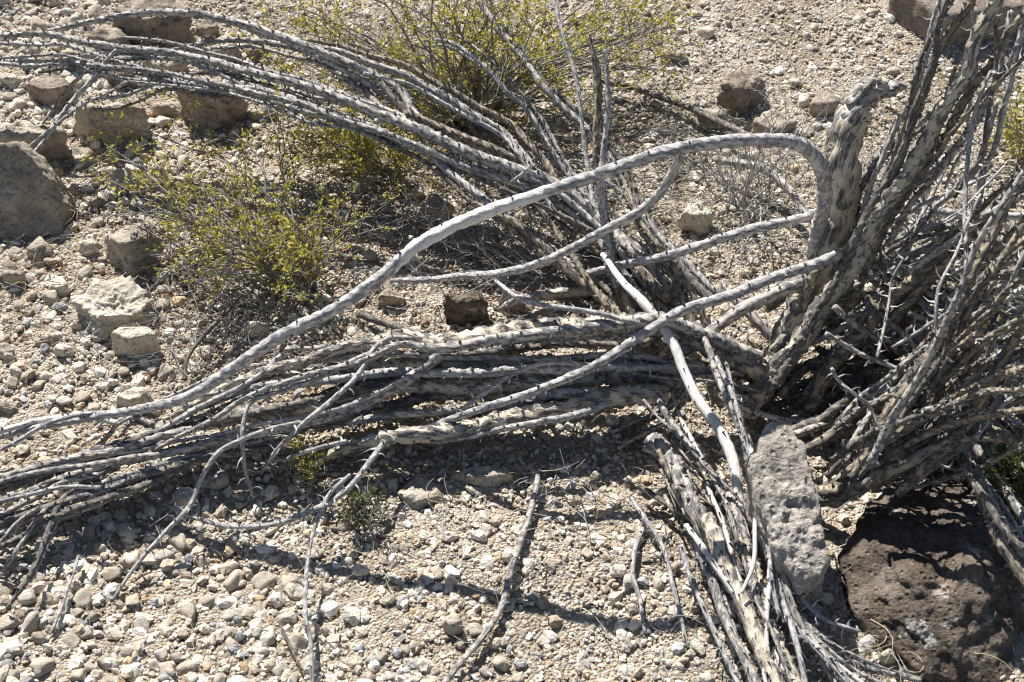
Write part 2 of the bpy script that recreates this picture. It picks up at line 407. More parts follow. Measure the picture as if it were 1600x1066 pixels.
for a in (
    (-30, 108, 180, 207, 258, 'rock_tan', 'tan lumpy boulder just behind the large wedge boulder', 8, 5),
    (106, 236, 130, 170, 226, 'rock_tan', 'rounded pale tan boulder with grey lichen beneath the thin crossing twig', 9, 5, 18),
    (38, 113, 112, 138, 166, 'rock_brown', 'dark grey-brown block with flat lit top beside pale pebbles', 10, 5, 44, .004),
    (170, 301, -25, 27, 80, 'rock_brown', 'big brown boulder with pinkish flat top behind the topmost stem', 12, 5, 40),
    (130, 202, 38, 58, 84, 'rock_tan', 'tan ribbed rock tucked left of the big brown boulder', 13),
    (276, 377, 118, 142, 200, 'rock_brown', 'flat-faced brown block with a leafy sprig in front of it', 14, 5, 40),
    (222, 297, 82, 97, 118, 'rock_tan', 'low brown rock under the parallel stems near big brown boulder', 15),
    (298, 378, 56, 74, 97, 'rock_tan', 'tan rock beneath the second stem from the top', 16),
    (160, 247, 338, 368, 424, 'rock_tan', 'rounded tan boulder half hidden by the left green bush', 17, 5, 16),
    (100, 243, 422, 490, 520, 'rock_pale', 'broad pale cream rock with rough chipped face above the brick-like stone', 18, 6, 30, .020, 26),
    (172, 247, 503, 524, 558, 'rock_pale', 'small cream brick-shaped stone leaning on the broad pale rock', 19, 5, 50, .003),
    (1120, 1203, 96, 131, 176, 'rock_brown', 'round dark boulder with flat lit top on the upper slope', 20, 5, 22),
    (1176, 1245, 163, 196, 214, 'rock_tan', 'tan slanting flat stone just below the round dark boulder', 21),
    (1088, 1141, 162, 185, 205, 'rock_tan', 'tan wedge stone left of the slanting flat stone', 22),
    (1262, 1315, 140, 160, 182, 'rock_brown', 'small brown block near the broken stump top', 23, 4, 44, .003),
    (690, 767, 438, 468, 513, 'rock_dark', 'dark round rock in deep shade above the thick cream stem', 24, 5, 16),
    (692, 784, 345, 374, 397, 'rock_tan', 'tan flat rock shaded beneath the bleached arch', 25),
    (1385, 1680, -130, 8, 58, 'rock_brown', 'massive brown overhanging boulder at the upper right edge', 26, 5, 30, .016, 12),
    (1060, 1113, 312, 335, 372, 'rock_pale', 'upright pale rock behind the arch side branch', 27),
    (614, 694, 740, 780, 794, 'rock_tan', 'tan half-buried rock beside the small green sprig', 28),
    (696, 812, 724, 742, 760, 'rock_tan', 'low tan ledge of crusted soil above the open gravel', 29, 4, 24, .012, 26),
    (1496, 1535, 288, 305, 333, 'rock_brown', 'small rusty brown rock seen between the fan stems', 30),
    (-6, 41, 405, 428, 453, 'rock_tan', 'tan stone at the left edge below the large wedge boulder', 31),
    (35, 83, 370, 390, 412, 'rock_tan', 'blocky tan stone below the large wedge boulder', 32),
    (266, 309, 756, 780, 797, 'rock_pale', 'white angular stone where two thorny twigs cross', 33, 4, 44, .003),
    (300, 357, 720, 748, 770, 'rock_grey', 'grey flat stone in shade under the lower left stems', 34),
    (176, 242, 598, 622, 645, 'rock_pale', 'crusted pale rock just above the left end of the arch', 35, 4, 26, .012),
    (625, 665, 284, 300, 315, 'rock_grey', 'grey stone right of the left green bush', 36),
    (655, 705, 302, 322, 348, 'rock_tan', 'tan stone in shade just above the bleached arch', 37),
    (1014, 1051, 674, 695, 716, 'rock_grey', 'pale grey stone by the broken root butt', 38),
    (690, 723, 953, 973, 993, 'rock_pale', 'cream stone left of the loose fallen stick', 39, 4, 30, .004),
    (1374, 1402, 1010, 1024, 1038, 'rock_pale', 'small cream pebble at the foot of the big dark rock', 40, 3, 30, .002),
    (84, 163, 66, 84, 108, 'rock_tan', 'tan rock under the upper stems between ribbed rock and dark block', 42),
    (160, 212, 103, 117, 140, 'rock_brown', 'shaded brown rock right above the lichened tan boulder', 43),
    (304, 346, 26, 42, 62, 'rock_tan', 'tan rock just right of the big brown boulder', 44),
    (58, 88, 86, 96, 110, 'rock_brown', 'small pinkish brown stone on top of the pebble patch', 45),
    (-4, 26, 113, 124, 138, 'rock_pale', 'tan stone at the left edge beside the dark block', 46),
    (168, 211, 262, 282, 300, 'rock_pale', 'pale rock behind the leaves right of the wedge boulder', 47),
    (70, 100, 250, 262, 279, 'rock_tan', 'small tan rock touching the wedge boulder ridge', 48),
    (76, 108, 432, 448, 464, 'rock_pale', 'white stone touching the left side of the broad pale rock', 49, 4, 40, .004),
    (52, 86, 515, 530, 546, 'rock_tan', 'rough tan stone below left of the broad pale rock', 50),
    (80, 116, 530, 545, 560, 'rock_pale', 'pale angular stone left of the brick-shaped stone', 51),
    (-6, 26, 536, 552, 570, 'rock_tan', 'tan stone at the left edge level with the brick-shaped stone', 52),
    (-6, 28, 626, 636, 648, 'rock_tan', 'flat tan stone at the left edge just above the arch end', 53),
    (376, 420, 500, 512, 530, 'rock_pale', 'pale stone among dead twigs below the left bush', 54),
    (1030, 1075, 75, 88, 104, 'rock_tan', 'tan stone right of the top bush', 55),
    (1545, 1600, 700, 712, 728, 'rock_pale', 'pale flat stone behind the stems at the right edge', 56),
    (1070, 1112, 478, 492, 508, 'rock_pale', 'pale rock seen through the stems near the white stick', 57),
    (236, 280, 150, 166, 186, 'rock_tan', 'tan rock between the lichened boulder and the flat-faced block', 58),
    (100, 150, 228, 244, 262, 'rock_tan', 'tan rock below the lichened boulder behind yellow leaves', 59),
    (378, 424, 60, 76, 96, 'rock_brown', 'brown rock under the upper stems near the top bush', 60),
    (384, 430, 160, 174, 192, 'rock_tan', 'tan rock right of the flat-faced brown block', 61),
    (96, 132, 20, 30, 44, 'rock_pale', 'pale rock in the pebble patch above the ribbed rock', 62),
    (28, 62, 62, 74, 90, 'rock_tan', 'tan rock in the pebble patch left of the small pinkish stone', 63),
    (126, 158, 296, 310, 328, 'rock_tan', 'tan stone right of the wedge boulder tip', 64),
    (120, 158, 372, 386, 404, 'rock_pale', 'pale stone left of the rounded boulder in the bush', 65),
    (800, 850, 396, 410, 428, 'rock_tan', 'tan rock behind the arch side branch among dry litter', 66),
    (590, 634, 452, 464, 482, 'rock_tan', 'tan rock in the shade left of the dark round rock', 67),
    (778, 820, 452, 468, 488, 'rock_tan', 'lumpy soil clod right of the dark round rock', 68),
    (1383, 1408, 101, 110, 118, 'rock_pale', 'small bright white stone above the broken stump top', 41, 3, 20, .001)):
    block(*a)

# loose stones that can be picked out one by one
def stone_variant(seed, sub=3):
    rng = np.random.default_rng(900 + seed); n, d = rand_planes(rng, 8, 0.5, 0.95)
    U, F = ICO[sub]
    V = U * radial(U, n, d, rng.uniform(40, 90))[:, None]
    V = rough(V, np.zeros(3), 0.11, 2.4, seed, 1)
    return V / np.abs(V).max(0), F
STONES = []
for k in range(18):
    V, F = stone_variant(k, 3); STONES.append(mesh_np('stone', V, F))
    STONES[-1].materials.append(M['stone'])
STONES_P = []
for k in range(8):
    V, F = stone_variant(50 + k, 3); STONES_P.append(mesh_np('stone', V, F)); STONES_P[-1].materials.append(M['stone_pale'])

taken = []; USED = set()
MARKS = [(288, 776, 'white angular stone where twigs cross'), (100, 930, 'short pale twig on coarse gravel'), (480, 880, 'upper part of the long thorny twig'), (484, 1010, 'lower end of the long thorny twig'), (190, 915, 'tip of the straight thorny twig'),
         (820, 830, 'upper half of the curved fallen stick'), (750, 1000, 'lower half of the curved fallen stick'), (706, 973, 'cream stone beside the curved fallen stick'), (1058, 920, 'pale thorny twig beside the root butt'), (1060, 760, 'frayed root butt'), (170, 470, 'broad pale cream rock'),
         (208, 530, 'brick-shaped stone'), (50, 310, 'large wedge boulder'), (60, 390, 'blocky tan stone under the wedge boulder'), (90, 665, 'left end of the arch'), (205, 620, 'crusted pale rock over the arch end'), (330, 420, 'left green bush'), (455, 1005, 'small dark twig'),
         (565, 790, 'small green sprig'), (650, 770, 'half-buried tan rock'), (750, 742, 'low crusted ledge'), (1160, 135, 'round dark boulder'), (1480, 40, 'massive overhanging boulder'), (1395, 110, 'small bright white stone'), (1290, 160, 'small brown block'),
         (325, 165, 'flat-faced brown block'), (75, 140, 'dark grey-brown block'), (165, 60, 'tan ribbed rock'), (235, 30, 'big brown boulder'), (50, 215, 'lumpy tan boulder'), (170, 180, 'lichened tan boulder'), (740, 350, 'bleached stretch of the arch'), (730, 475, 'dark round rock in shade'), (738, 372, 'shaded flat tan rock'),
         (680, 325, 'tan stone over the arch'), (645, 300, 'grey stone by the bush'), (820, 525, 'thick upper cream stem'), (860, 640, 'thick lower cream stem'), (935, 150, 'upright broken stake'), (1040, 60, 'right end of the top bush'), (380, 815, 'curved thorny twig'), (20, 1060, 'bottom left corner'), (400, 1060, 'bottom edge'),
         (1000, 905, 'knobbly grey twig'), (930, 1050, 'bottom edge of the open gravel'), (1130, 960, 'bundle of stems under the root butt'), (20, 20, 'top left corner')]
def stone_label(px, py, wpx, rank, pale, flat):
    m = min(MARKS, key=lambda k: (k[0] - px) ** 2 + (k[1] - py) ** 2); dx, dy = px - m[0], py - m[1]
    rel = ('right of' if dx > 0 else 'left of') if abs(dx) > abs(dy) else ('below' if dy > 0 else 'above')
    far = '' if math.hypot(dx, dy) > 55 else 'close '
    return '%s %s %s stone %s%s the %s' % ('big' if rank > .55 else ('middling' if rank > .2 else 'small'), 'cream' if pale else 'tan', 'flattish' if flat < .64 else ('squat' if flat < .75 else 'plump'), far, rel, m[2])

def place_stone(px, py, wpx, rng, label, group, pale=False, rank=.5):
    q = P(px, py, 0.0); r = wpx / 2 * depth(q) / FPX
    for (a, b, c) in taken:
        if (a - q[0]) ** 2 + (b - q[1]) ** 2 < (0.82 * (c + r)) ** 2: return False
    taken.append((q[0], q[1], r))
    for _ in range(9):
        fl = rng.uniform(0.5, 0.88); label = stone_label(px, py, wpx, rank, pale, fl)
        if label not in USED: break
    else: taken.pop(); return False
    USED.add(label)
    me = (STONES_P if pale else STONES)[rng.integers(len(STONES_P if pale else STONES))]
    o = bpy.data.objects.new('stone', me); COL.objects.link(o)
    o.location = (q[0], q[1], q[2] + r * rng.uniform(0.08, 0.40))
    o.scale = (r * rng.uniform(0.9, 1.2), r * rng.uniform(0.75, 1.0), r * fl)
    o.rotation_euler = (rng.uniform(-.5, .5), rng.uniform(-.5, .5), rng.uniform(0, 6.28))
    tag(o, label, 'stone', group); return True

rng = np.random.default_rng(21)
def patch(n, box, wlo, whi, label, group, pale=0.25, keep=None):
    made = tries = 0
    while made < n and tries < n * 30:
        tries += 1
        px, py = rng.uniform(box[0], box[2]), rng.uniform(box[1], box[3])
        if keep and not keep(px, py): continue
        w = wlo + (whi - wlo) * rng.random() ** 1.8
        if place_stone(px, py, w, rng, label, group, rng.random() < pale, (w - wlo) / (whi - wlo)): made += 1
patch(100, (-10, 790, 470, 1075), 18, 37, 'pale tan stone in the coarse gravel at the bottom left corner', 'stones of the bottom left gravel', 0.35,
      lambda x, y: y > 800 + 0.0 * x and not (x > 330 and y < 900))
patch(46, (0, 370, 320, 650), 16, 32, 'tan stone on the left slope around the broad pale rock', 'stones of the left slope', 0.3)
patch(46, (0, -5, 170, 175), 17, 30, 'rounded yellowish pebble in the top left corner patch', 'pebbles of the top left corner', 0.2)
patch(48, (470, 800, 1120, 1070), 15, 28, 'pale stone lying in the open fine gravel around the fallen stick', 'stones around the fallen stick', 0.4)
patch(28, (90, 40, 430, 330), 13, 26, 'small rubble stone among the upper left boulders', 'rubble among the left boulders', 0.35)
patch(14, (960, 0, 1600, 250), 15, 26, 'pale stone lying on the upper right gravel slope', 'stones of the upper right slope', 0.3)
patch(14, (560, 280, 940, 480), 18, 34, 'tan stone in the litter behind the bleached arch', 'stones behind the bleached arch', 0.2)
patch(14, (580, 540, 1060, 700), 15, 26, 'tan stone in the shade between the long cream stems', 'stones between the cream stems', 0.1)

# gravel nobody could count
def scatter(n, seed, rlo, rhi, power, base_sub, weight, flat=0.7, chunk=None):
    rg = np.random.default_rng(seed)
    m = int(n * 3.0)
    x = rg.uniform(-1.65, 1.65, m); y = rg.uniform(0.85, 3.55, m)
    G = np.stack([x, y, ground(x, y)], 1)
    u, v = project(G)
    ok = (u > -120) & (u < 1720) & (v > -110) & (v < 1170)
    w = weight(u, v, x, y); ok &= rg.random(m) < w
    G = G[ok][:n]; u = u[ok][:n]; v = v[ok][:n]; k = len(G)
    r = rlo + (rhi - rlo) * rg.random(k) ** power
    vars_ = []
    for s in range(14):
        nn, dd = rand_planes(np.random.default_rng(seed * 50 + s), 8, 0.6, 1.0)
        U, F = ICO[base_sub]; vars_.append(U * radial(U, nn, dd, 60)[:, None])
    sel = rg.integers(0, 14, k); VB = np.array(vars_)[sel] * rg.uniform(.82, 1.15, (k, ICO[base_sub][0].shape[0], 1))                       # k,nv,3
    sc = np.stack([rg.uniform(.85, 1.3, k), rg.uniform(.7, 1.0, k), rg.uniform(flat * .75, flat * 1.25, k)], 1) * r[:, None]
    VB = VB * sc[:, None, :]
    a, b, c = rg.uniform(-.6, .6, k), rg.uniform(-.6, .6, k), rg.uniform(0, 6.283, k)
    ca, sa, cb, sb, cc, s_ = np.cos(a), np.sin(a), np.cos(b), np.sin(b), np.cos(c), np.sin(c)
    o, z = np.ones(k), np.zeros(k)
    Rx = np.stack([o, z, z, z, ca, -sa, z, sa, ca], 1).reshape(k, 3, 3); Ry = np.stack([cb, z, sb, z, o, z, -sb, z, cb], 1).reshape(k, 3, 3)
    Rz = np.stack([cc, -s_, z, s_, cc, z, z, z, o], 1).reshape(k, 3, 3)
    R = Rz @ Ry @ Rx
    VB = np.einsum('kij,knj->kni', R, VB)
    pos = G.copy(); pos[:, 2] += 0.006 * fbm(np.stack([G[:, 0], G[:, 1], G[:, 0] * 0], 1) * 9, 2) + r * rg.uniform(0.1, 0.55, k) * flat
    VB = VB + pos[:, None, :]
    nv = VB.shape[1]; F = ICO[base_sub][1]
    FB = (F[None] + (np.arange(k) * nv)[:, None, None]).reshape(-1, 3)
    tone = rg.random(k)[:, None]; pal = np.array([[.33, .275, .205], [.48, .415, .325], [.59, .53, .435], [.72, .675, .59]])
    t3 = np.clip(tone[:, 0] * 3, 0, 2.999); i0 = t3.astype(int); fr = (t3 - i0)[:, None]
    colr = pal[i0] * (1 - fr) + pal[i0 + 1] * fr
    grey = rg.random(k) < 0.14; colr[grey] = colr[grey].mean(1)[:, None] * np.array([[.85, .83, .80]])
    rust = rg.random(k) < 0.05; colr[rust] *= np.array([[.88, .74, .58]])
    colr *= rg.uniform(.85, 1.12, k)[:, None]
    C = np.concatenate([np.repeat(colr, nv, 0), np.ones((k * nv, 1))], 1)
    return VB.reshape(-1, 3), FB, C

def blob(u, v, cx, cy, rx, ry): return np.exp(-((u - cx) / rx) ** 2 - ((v - cy) / ry) ** 2)
def coarse_w(u, v, x, y):
    w = 0.16 + 0.6 * blob(u, v, 250, 170, 220, 160) + 1.4 * blob(u, v, 120, 1000, 340, 230) + 0.9 * blob(u, v, 40, 60, 160, 120) + 0.5 * blob(u, v, 120, 560, 240, 160) + 0.25 * blob(u, v, 850, 950, 400, 160)
    return np.clip(w * (0.55 + 0.9 * (0.5 + pnoise(np.stack([x * 4, y * 4, x * 0], 1)))), 0, 1)
def mid_w(u, v, x, y): return np.clip(0.45 + 0.9 * pnoise(np.stack([x * 5, y * 5, x * 0 + 8], 1)) + 0.3 * blob(u, v, 200, 900, 600, 400), 0.08, 1)
def fine_w(u, v, x, y): return np.clip(0.75 + 0.6 * pnoise(np.stack([x * 7, y * 7, x * 0 + 2], 1)), 0.3, 1)
for seed, n, rlo, rhi, pw, sub, wf, nm, lb in (
        (1, 4000, .0080, .0150, 1.8, 2, coarse_w, 'gravel', 'coarse pale tan gravel spread over the slope'),
        (2, 16500, .0045, .0090, 1.8, 1, mid_w, 'gravel', 'medium tan gravel filling the gaps between stones'),
        (3, 36000, .0027, .0058, 1.6, 1, fine_w, 'gravel', 'fine crumbly tan gravel between the pebbles'),
        (4, 36000, .0021, .0045, 1.3, 0, fine_w, 'gravel', 'sharp tan grit covering the bare soil')):
    V, F, C = scatter(n, seed, rlo, rhi, pw, sub, wf)
    g = link(nm, mesh_np(nm, V, F, {'tone': ('FLOAT_COLOR', C)}, smooth=False), M['gravel'])
    tag(g, lb, 'gravel', kind='stuff')

# ------------------------------------------------------------------ stems
def spline(C, R, step):
    """Catmull-Rom through the control points with even spacing"""
    C = np.asarray(C, float); R = np.asarray(R, float)
    A = np.concatenate([[2 * C[0] - C[1]], C, [2 * C[-1] - C[-2]]]); B = np.concatenate([[R[0]], R, [R[-1]]])
    out, ro = [], []
    for i in range(1, len(A) - 2):
        n = max(2, int(np.linalg.norm(A[i + 1] - A[i]) / step))
        t = np.arange(n) / n
        t2, t3 = t * t, t ** 3
        w = np.stack([-t3 + 2 * t2 - t, 3 * t3 - 5 * t2 + 2, -3 * t3 + 4 * t2 + t, t3 - t2], 1) * 0.5
        out.append(w @ A[i - 1:i + 3]); ro.append(B[i] * (1 - t) + B[i + 1] * t)
    out.append(A[-2:-1]); ro.append(B[-2:-1])
    return np.concatenate(out), np.concatenate(ro)

def frames(Pn):
    T = np.gradient(Pn, axis=0); T /= np.linalg.norm(T, axis=1)[:, None] + 1e-12
    n = np.cross(T[0], [0.3, 0.2, 0.9]); n /= np.linalg.norm(n); NN = [n]
    for i in range(1, len(T)):
        n = NN[-1] - T[i] * (NN[-1] @ T[i]); n /= np.linalg.norm(n); NN.append(n)
    NN = np.array(NN); return T, NN, np.cross(T, NN)

def tube(C, R, sides=10, step=0.012, seed=0, relief=0.16, wig=0.0, twist=6.0, tipr=1.0):
    Pn, Rn = spline(C, R, step)
    if wig: Pn = Pn + wig * np.stack([pnoise(np.stack([Pn[:, 0] * 9 + s, Pn[:, 1] * 9, Pn[:, 2] * 9 + seed], 1)) for s in (0, 30, 60)], 1)
    T, Nn, Bn = frames(Pn); L = np.concatenate([[0], np.cumsum(np.linalg.norm(np.diff(Pn, axis=0), axis=1))])
    th = np.arange(sides) * 2 * math.pi / sides
    n = len(Pn); TH = th[None, :] + (L * twist)[:, None]
    rm = Rn.mean()
    bk = np.stack([np.cos(th)[None, :].repeat(n, 0), np.sin(th)[None, :].repeat(n, 0), (L / rm * 0.16)[:, None].repeat(sides, 1)], -1)
    q = bk.reshape(-1, 3) * np.array([2.3, 2.3, 4.6]) + seed * 7.7
    n1 = pnoise(q) + 0.45 * pnoise(q * np.array([2.1, 2.1, 1.7]) + 4) + 0.25 * pnoise(q * 4.3 + 9)
    rg = np.clip(0.5 + 1.5 * n1, 0.0, 1.0); rg = (rg * rg * (3 - 2 * rg)).reshape(n, sides)
    lump = pnoise(np.stack([L / rm * 0.22, L * 0 + seed * 1.3, L * 0], 1))[:, None]
    rad = Rn[:, None] * (1 + relief * (rg - 0.5) * 1.25 + 0.07 * lump + 0.10 * relief * RNG.normal(size=rg.shape))
    V = Pn[:, None, :] + rad[..., None] * (np.cos(TH)[..., None] * Nn[:, None, :] + np.sin(TH)[..., None] * Bn[:, None, :])
    V = V.reshape(-1, 3)
    i = np.arange((n - 1) * sides).reshape(n - 1, sides); j = np.roll(i, -1, 1)
    F = np.concatenate([np.stack([i, j, j + sides], -1).reshape(-1, 3), np.stack([i, j + sides, i + sides], -1).reshape(-1, 3)])
    c0, c1 = len(V), len(V) + 1
    V = np.concatenate([V, [Pn[0] - T[0] * Rn[0] * 0.25], [Pn[-1] + T[-1] * Rn[-1] * 0.8]])
    a = np.arange(sides); e = (n - 1) * sides + a
    F = np.concatenate([F, np.stack([np.full(sides, c0), np.roll(a, -1), a], 1), np.stack([np.full(sides, c1), e, np.roll(e, -1)], 1)])
    bkf = np.concatenate([bk.reshape(-1, 3) + seed * 3.3, np.zeros((2, 3)) + seed]); rgf = np.concatenate([rg.ravel(), [-.2, -.2]])
    return V, F, bkf, rgf, (Pn, Rn, T, Nn, Bn)

def spines(fr, rng, spacing, length, thick, curl=0.35):
    Pn, Rn, T, Nn, Bn = fr
    L = np.concatenate([[0], np.cumsum(np.linalg.norm(np.diff(Pn, axis=0), axis=1))])
    V, F = [], []; s = spacing * rng.random(); ang = rng.uniform(0, 6.28)
    while s < L[-1]:
        i = min(int(np.searchsorted(L, s)), len(Pn) - 1); ang += 2.399 + rng.normal() * 0.3
        d = math.cos(ang) * Nn[i] + math.sin(ang) * Bn[i]; t = T[i]; ln = length * rng.uniform(.45, 1.25)
        b = Pn[i] + d * Rn[i] * 0.85; side = np.cross(d, t)
        lean = rng.uniform(-.2, .5); th = thick * rng.uniform(.7, 1.2)
        ring = [b + (math.cos(k) * t * 1.5 + math.sin(k) * side) * th for k in (0, 2.094, 4.189)]
        m = b + (d + t * lean) * ln * 0.5; ring2 = [m + (math.cos(k) * t + math.sin(k) * side) * th * 0.62 for k in (0, 2.094, 4.189)]
        tip = b + (d + t * (lean + curl)) * ln
        o = len(V); V += ring + ring2 + [tip]
        for k in range(3):
            k2 = (k + 1) % 3; F += [[o + k, o + k2, o + 3 + k2], [o + k, o + 3 + k2, o + 3 + k], [o + 3 + k, o + 3 + k2, o + 6]]
        s += spacing * rng.uniform(.6, 1.5)
    return np.array(V), np.array(F)

def slim(w, name):
    if name in ('trunk', 'broken_top'): return w * .82
    if name == 'arching_branch': return w * .60
    return w * float(np.interp(w, [8, 20, 36], [.82, .66, .63]))
def companion(c, rg, k=.72, wild=1.0):
    """a thinner neighbour that runs beside a stem and crosses it now and then"""
    n = len(c); a, b = (0, n) if n < 6 else (int(rg.integers(0, 2)), n - int(rg.integers(0, max(1, n // 3))))
    o0, o1 = rg.normal() * 16, rg.normal() * 22 * wild; ph = rg.uniform(0, 6.28); dh = rg.uniform(-.02, .035); out = []
    for i in range(a, b):
        x, y, h, w = c[i]; t = (i - a) / max(1, b - a - 1); x2, y2 = c[min(i + 1, n - 1)][:2]; x1, y1 = c[max(i - 1, 0)][:2]
        d = math.hypot(x2 - x1, y2 - y1) + 1e-6; nx, ny = -(y2 - y1) / d, (x2 - x1) / d
        o = o0 * (1 - t) + o1 * t + 5 * math.sin(ph + 3 * t)
        out.append((x + nx * o, y + ny * o, max(.012, h + dh), max(6, w * k * (1 - .25 * t))))
    return out
SEED = [0]
def make_stem(parent, ctrl, mat='g', spn='stub', name='stem', label=None, relief=0.2, wig=0.006, top=False, cat=None, bare=None):
    SEED[0] += 1; sd = SEED[0]; rg = np.random.default_rng(4000 + sd)
    C = [P(c[0], c[1], c[2]) for c in ctrl]; R = [slim(c[3], name) * (1.18 if mat == 'c' else 1.0) / 2 * depth(q) / FPX for c, q in zip(ctrl, C)]
    rm = float(np.mean(R)); sides = 18 if rm > .012 else (13 if rm > .006 else 8)
    V, F, bk, rd, fr = tube(C, R, sides, max(.0055, rm * .32), sd, relief, wig)
    at = {'bark': ('FLOAT_VECTOR', bk), 'ridge': ('FLOAT', rd)}
    if bare:
        u = project(V)[0]; k = np.clip(np.minimum((u - bare[0]) / 90 + .5, (bare[1] - u) / 90 + .5), 0, 1)
        at['bare'] = ('FLOAT', k)
    if parent is None:
        o = link(name, mesh_np(name, V - C[0], F, at), M[mat]); o.location = C[0]; off = C[0]
    else:
        off = np.array(parent.location); o = link(name, mesh_np(name, V - off, F, at), M[mat], parent)
    if label: tag(o, label, cat)
    if spn:
        sp, ln, tk = {'stub': (.0075, .0095, .0025), 'thorn': (.0115, .020, .0016), 'few': (.014, .008, .0022)}[spn]
        sV, sF = spines(fr, rg, sp, ln, tk)
        if len(sV):
            s = link('spines', mesh_np('spines', sV - off, sF, None, False), M['spine' if spn == 'thorn' else 'spine_dark'], o); s['kind'] = 'stuff'
    return o, fr

# each control point: photo pixel x, y, height above ground (m), width in photo pixels
# --- plant one: the trunk with the broken top, the tall arch and its neighbours
oc1 = empty('dead_ocotillo', P(1200, 600, 0), 'dead grey ocotillo with broken trunk top and long bleached arching branch', 'ocotillo', 'dead ocotillos')
ARCH = [(1268, 400, .22, 34), (1284, 340, .32, 38), (1290, 290, .40, 38), (1280, 252, .46, 38), (1250, 228, .50, 38), (1200, 218, .53, 36), (1130, 222, .535, 34), (1050, 234, .53, 33), (980, 256, .525, 33), (900, 286, .51, 32),
        (860, 299, .505, 31), (820, 312, .495, 32), (780, 324, .485, 33), (740, 338, .47, 34), (700, 357, .455, 34), (660, 380, .435, 35), (632, 402, .418, 34), (590, 438, .385, 34), (520, 485, .34, 32), (440, 525, .29, 32),
        (360, 578, .23, 31), (300, 618, .19, 28), (220, 640, .15, 25), (120, 656, .10, 20), (0, 682, .06, 17), (-70, 698, .03, 15)]
make_stem(oc1, ARCH, 'a', 'few', name='arching_branch', label='long arching branch worn to white wood near its middle', relief=.2, wig=.004, bare=(630, 850))
make_stem(oc1, [(1060, 232, .53, 20), (1056, 258, .50, 22), (1036, 296, .45, 22), (1000, 328, .40, 22), (940, 362, .34, 22), (860, 405, .26, 21), (780, 427, .20, 18), (700, 433, .15, 15), (612, 440, .11, 9)], 's', 'few', name='side_branch')
trunk, _ = make_stem(oc1, [(1165, 640, .03, 46), (1195, 590, .07, 50), (1235, 525, .13, 50), (1272, 450, .19, 54), (1298, 385, .25, 60), (1308, 320, .31, 58), (1314, 262, .37, 52), (1322, 215, .41, 48), (1336, 176, .44, 52)], 'c', 'stub', name='trunk', relief=.42, wig=.012)
make_stem(oc1, [(1318, 230, .40, 34), (1326, 195, .43, 40), (1340, 160, .455, 46), (1366, 146, .46, 40), (1396, 141, .455, 24), (1412, 138, .452, 10)], 'g', 'few', name='broken_top', label='split grey broken top of the trunk', relief=.5, wig=.012)
make_stem(oc1, [(1352, 212, .41, 12), (1350, 180, .435, 12), (1356, 160, .45, 8)], 'c', None, name='broken_top', label='pale splinter under the broken top', relief=.3)
make_stem(oc1, [(1330, 170, .45, 30), (1345, 142, .475, 32), (1362, 130, .48, 24), (1372, 128, .478, 10)], 'g', None, name='broken_top', relief=.5, wig=.01)
for mt, c in (
    ('s', [(1285, 330, .27, 22), (1250, 343, .25, 24), (1170, 360, .22, 24), (1090, 385, .18, 22), (1040, 400, .15, 22), (980, 414, .12, 20), (900, 432, .08, 16)]),
    ('s', [(1320, 336, .26, 18), (1380, 330, .25, 20), (1420, 327, .24, 19), (1500, 335, .21, 20), (1560, 338, .19, 18), (1660, 342, .16, 16)]),
    ('s', [(1313, 396, .34, 26), (1240, 425, .32, 26), (1170, 450, .30, 27), (1080, 480, .27, 26), (1010, 520, .24, 24), (930, 570, .20, 22), (850, 605, .17, 20), (770, 632, .14, 18), (680, 662, .07, 15), (640, 680, .05, 12)]),
    ('g', [(1262, 436, .22, 34), (1205, 462, .19, 33), (1150, 490, .16, 30), (1080, 540, .12, 25), (1030, 578, .08, 20), (980, 612, .04, 16)]),
    ('g', [(1230, 560, .08, 26), (1200, 520, .10, 26), (1150, 470, .10, 22), (1130, 440, .09, 20)])):
    make_stem(oc1, c, mt, 'stub')

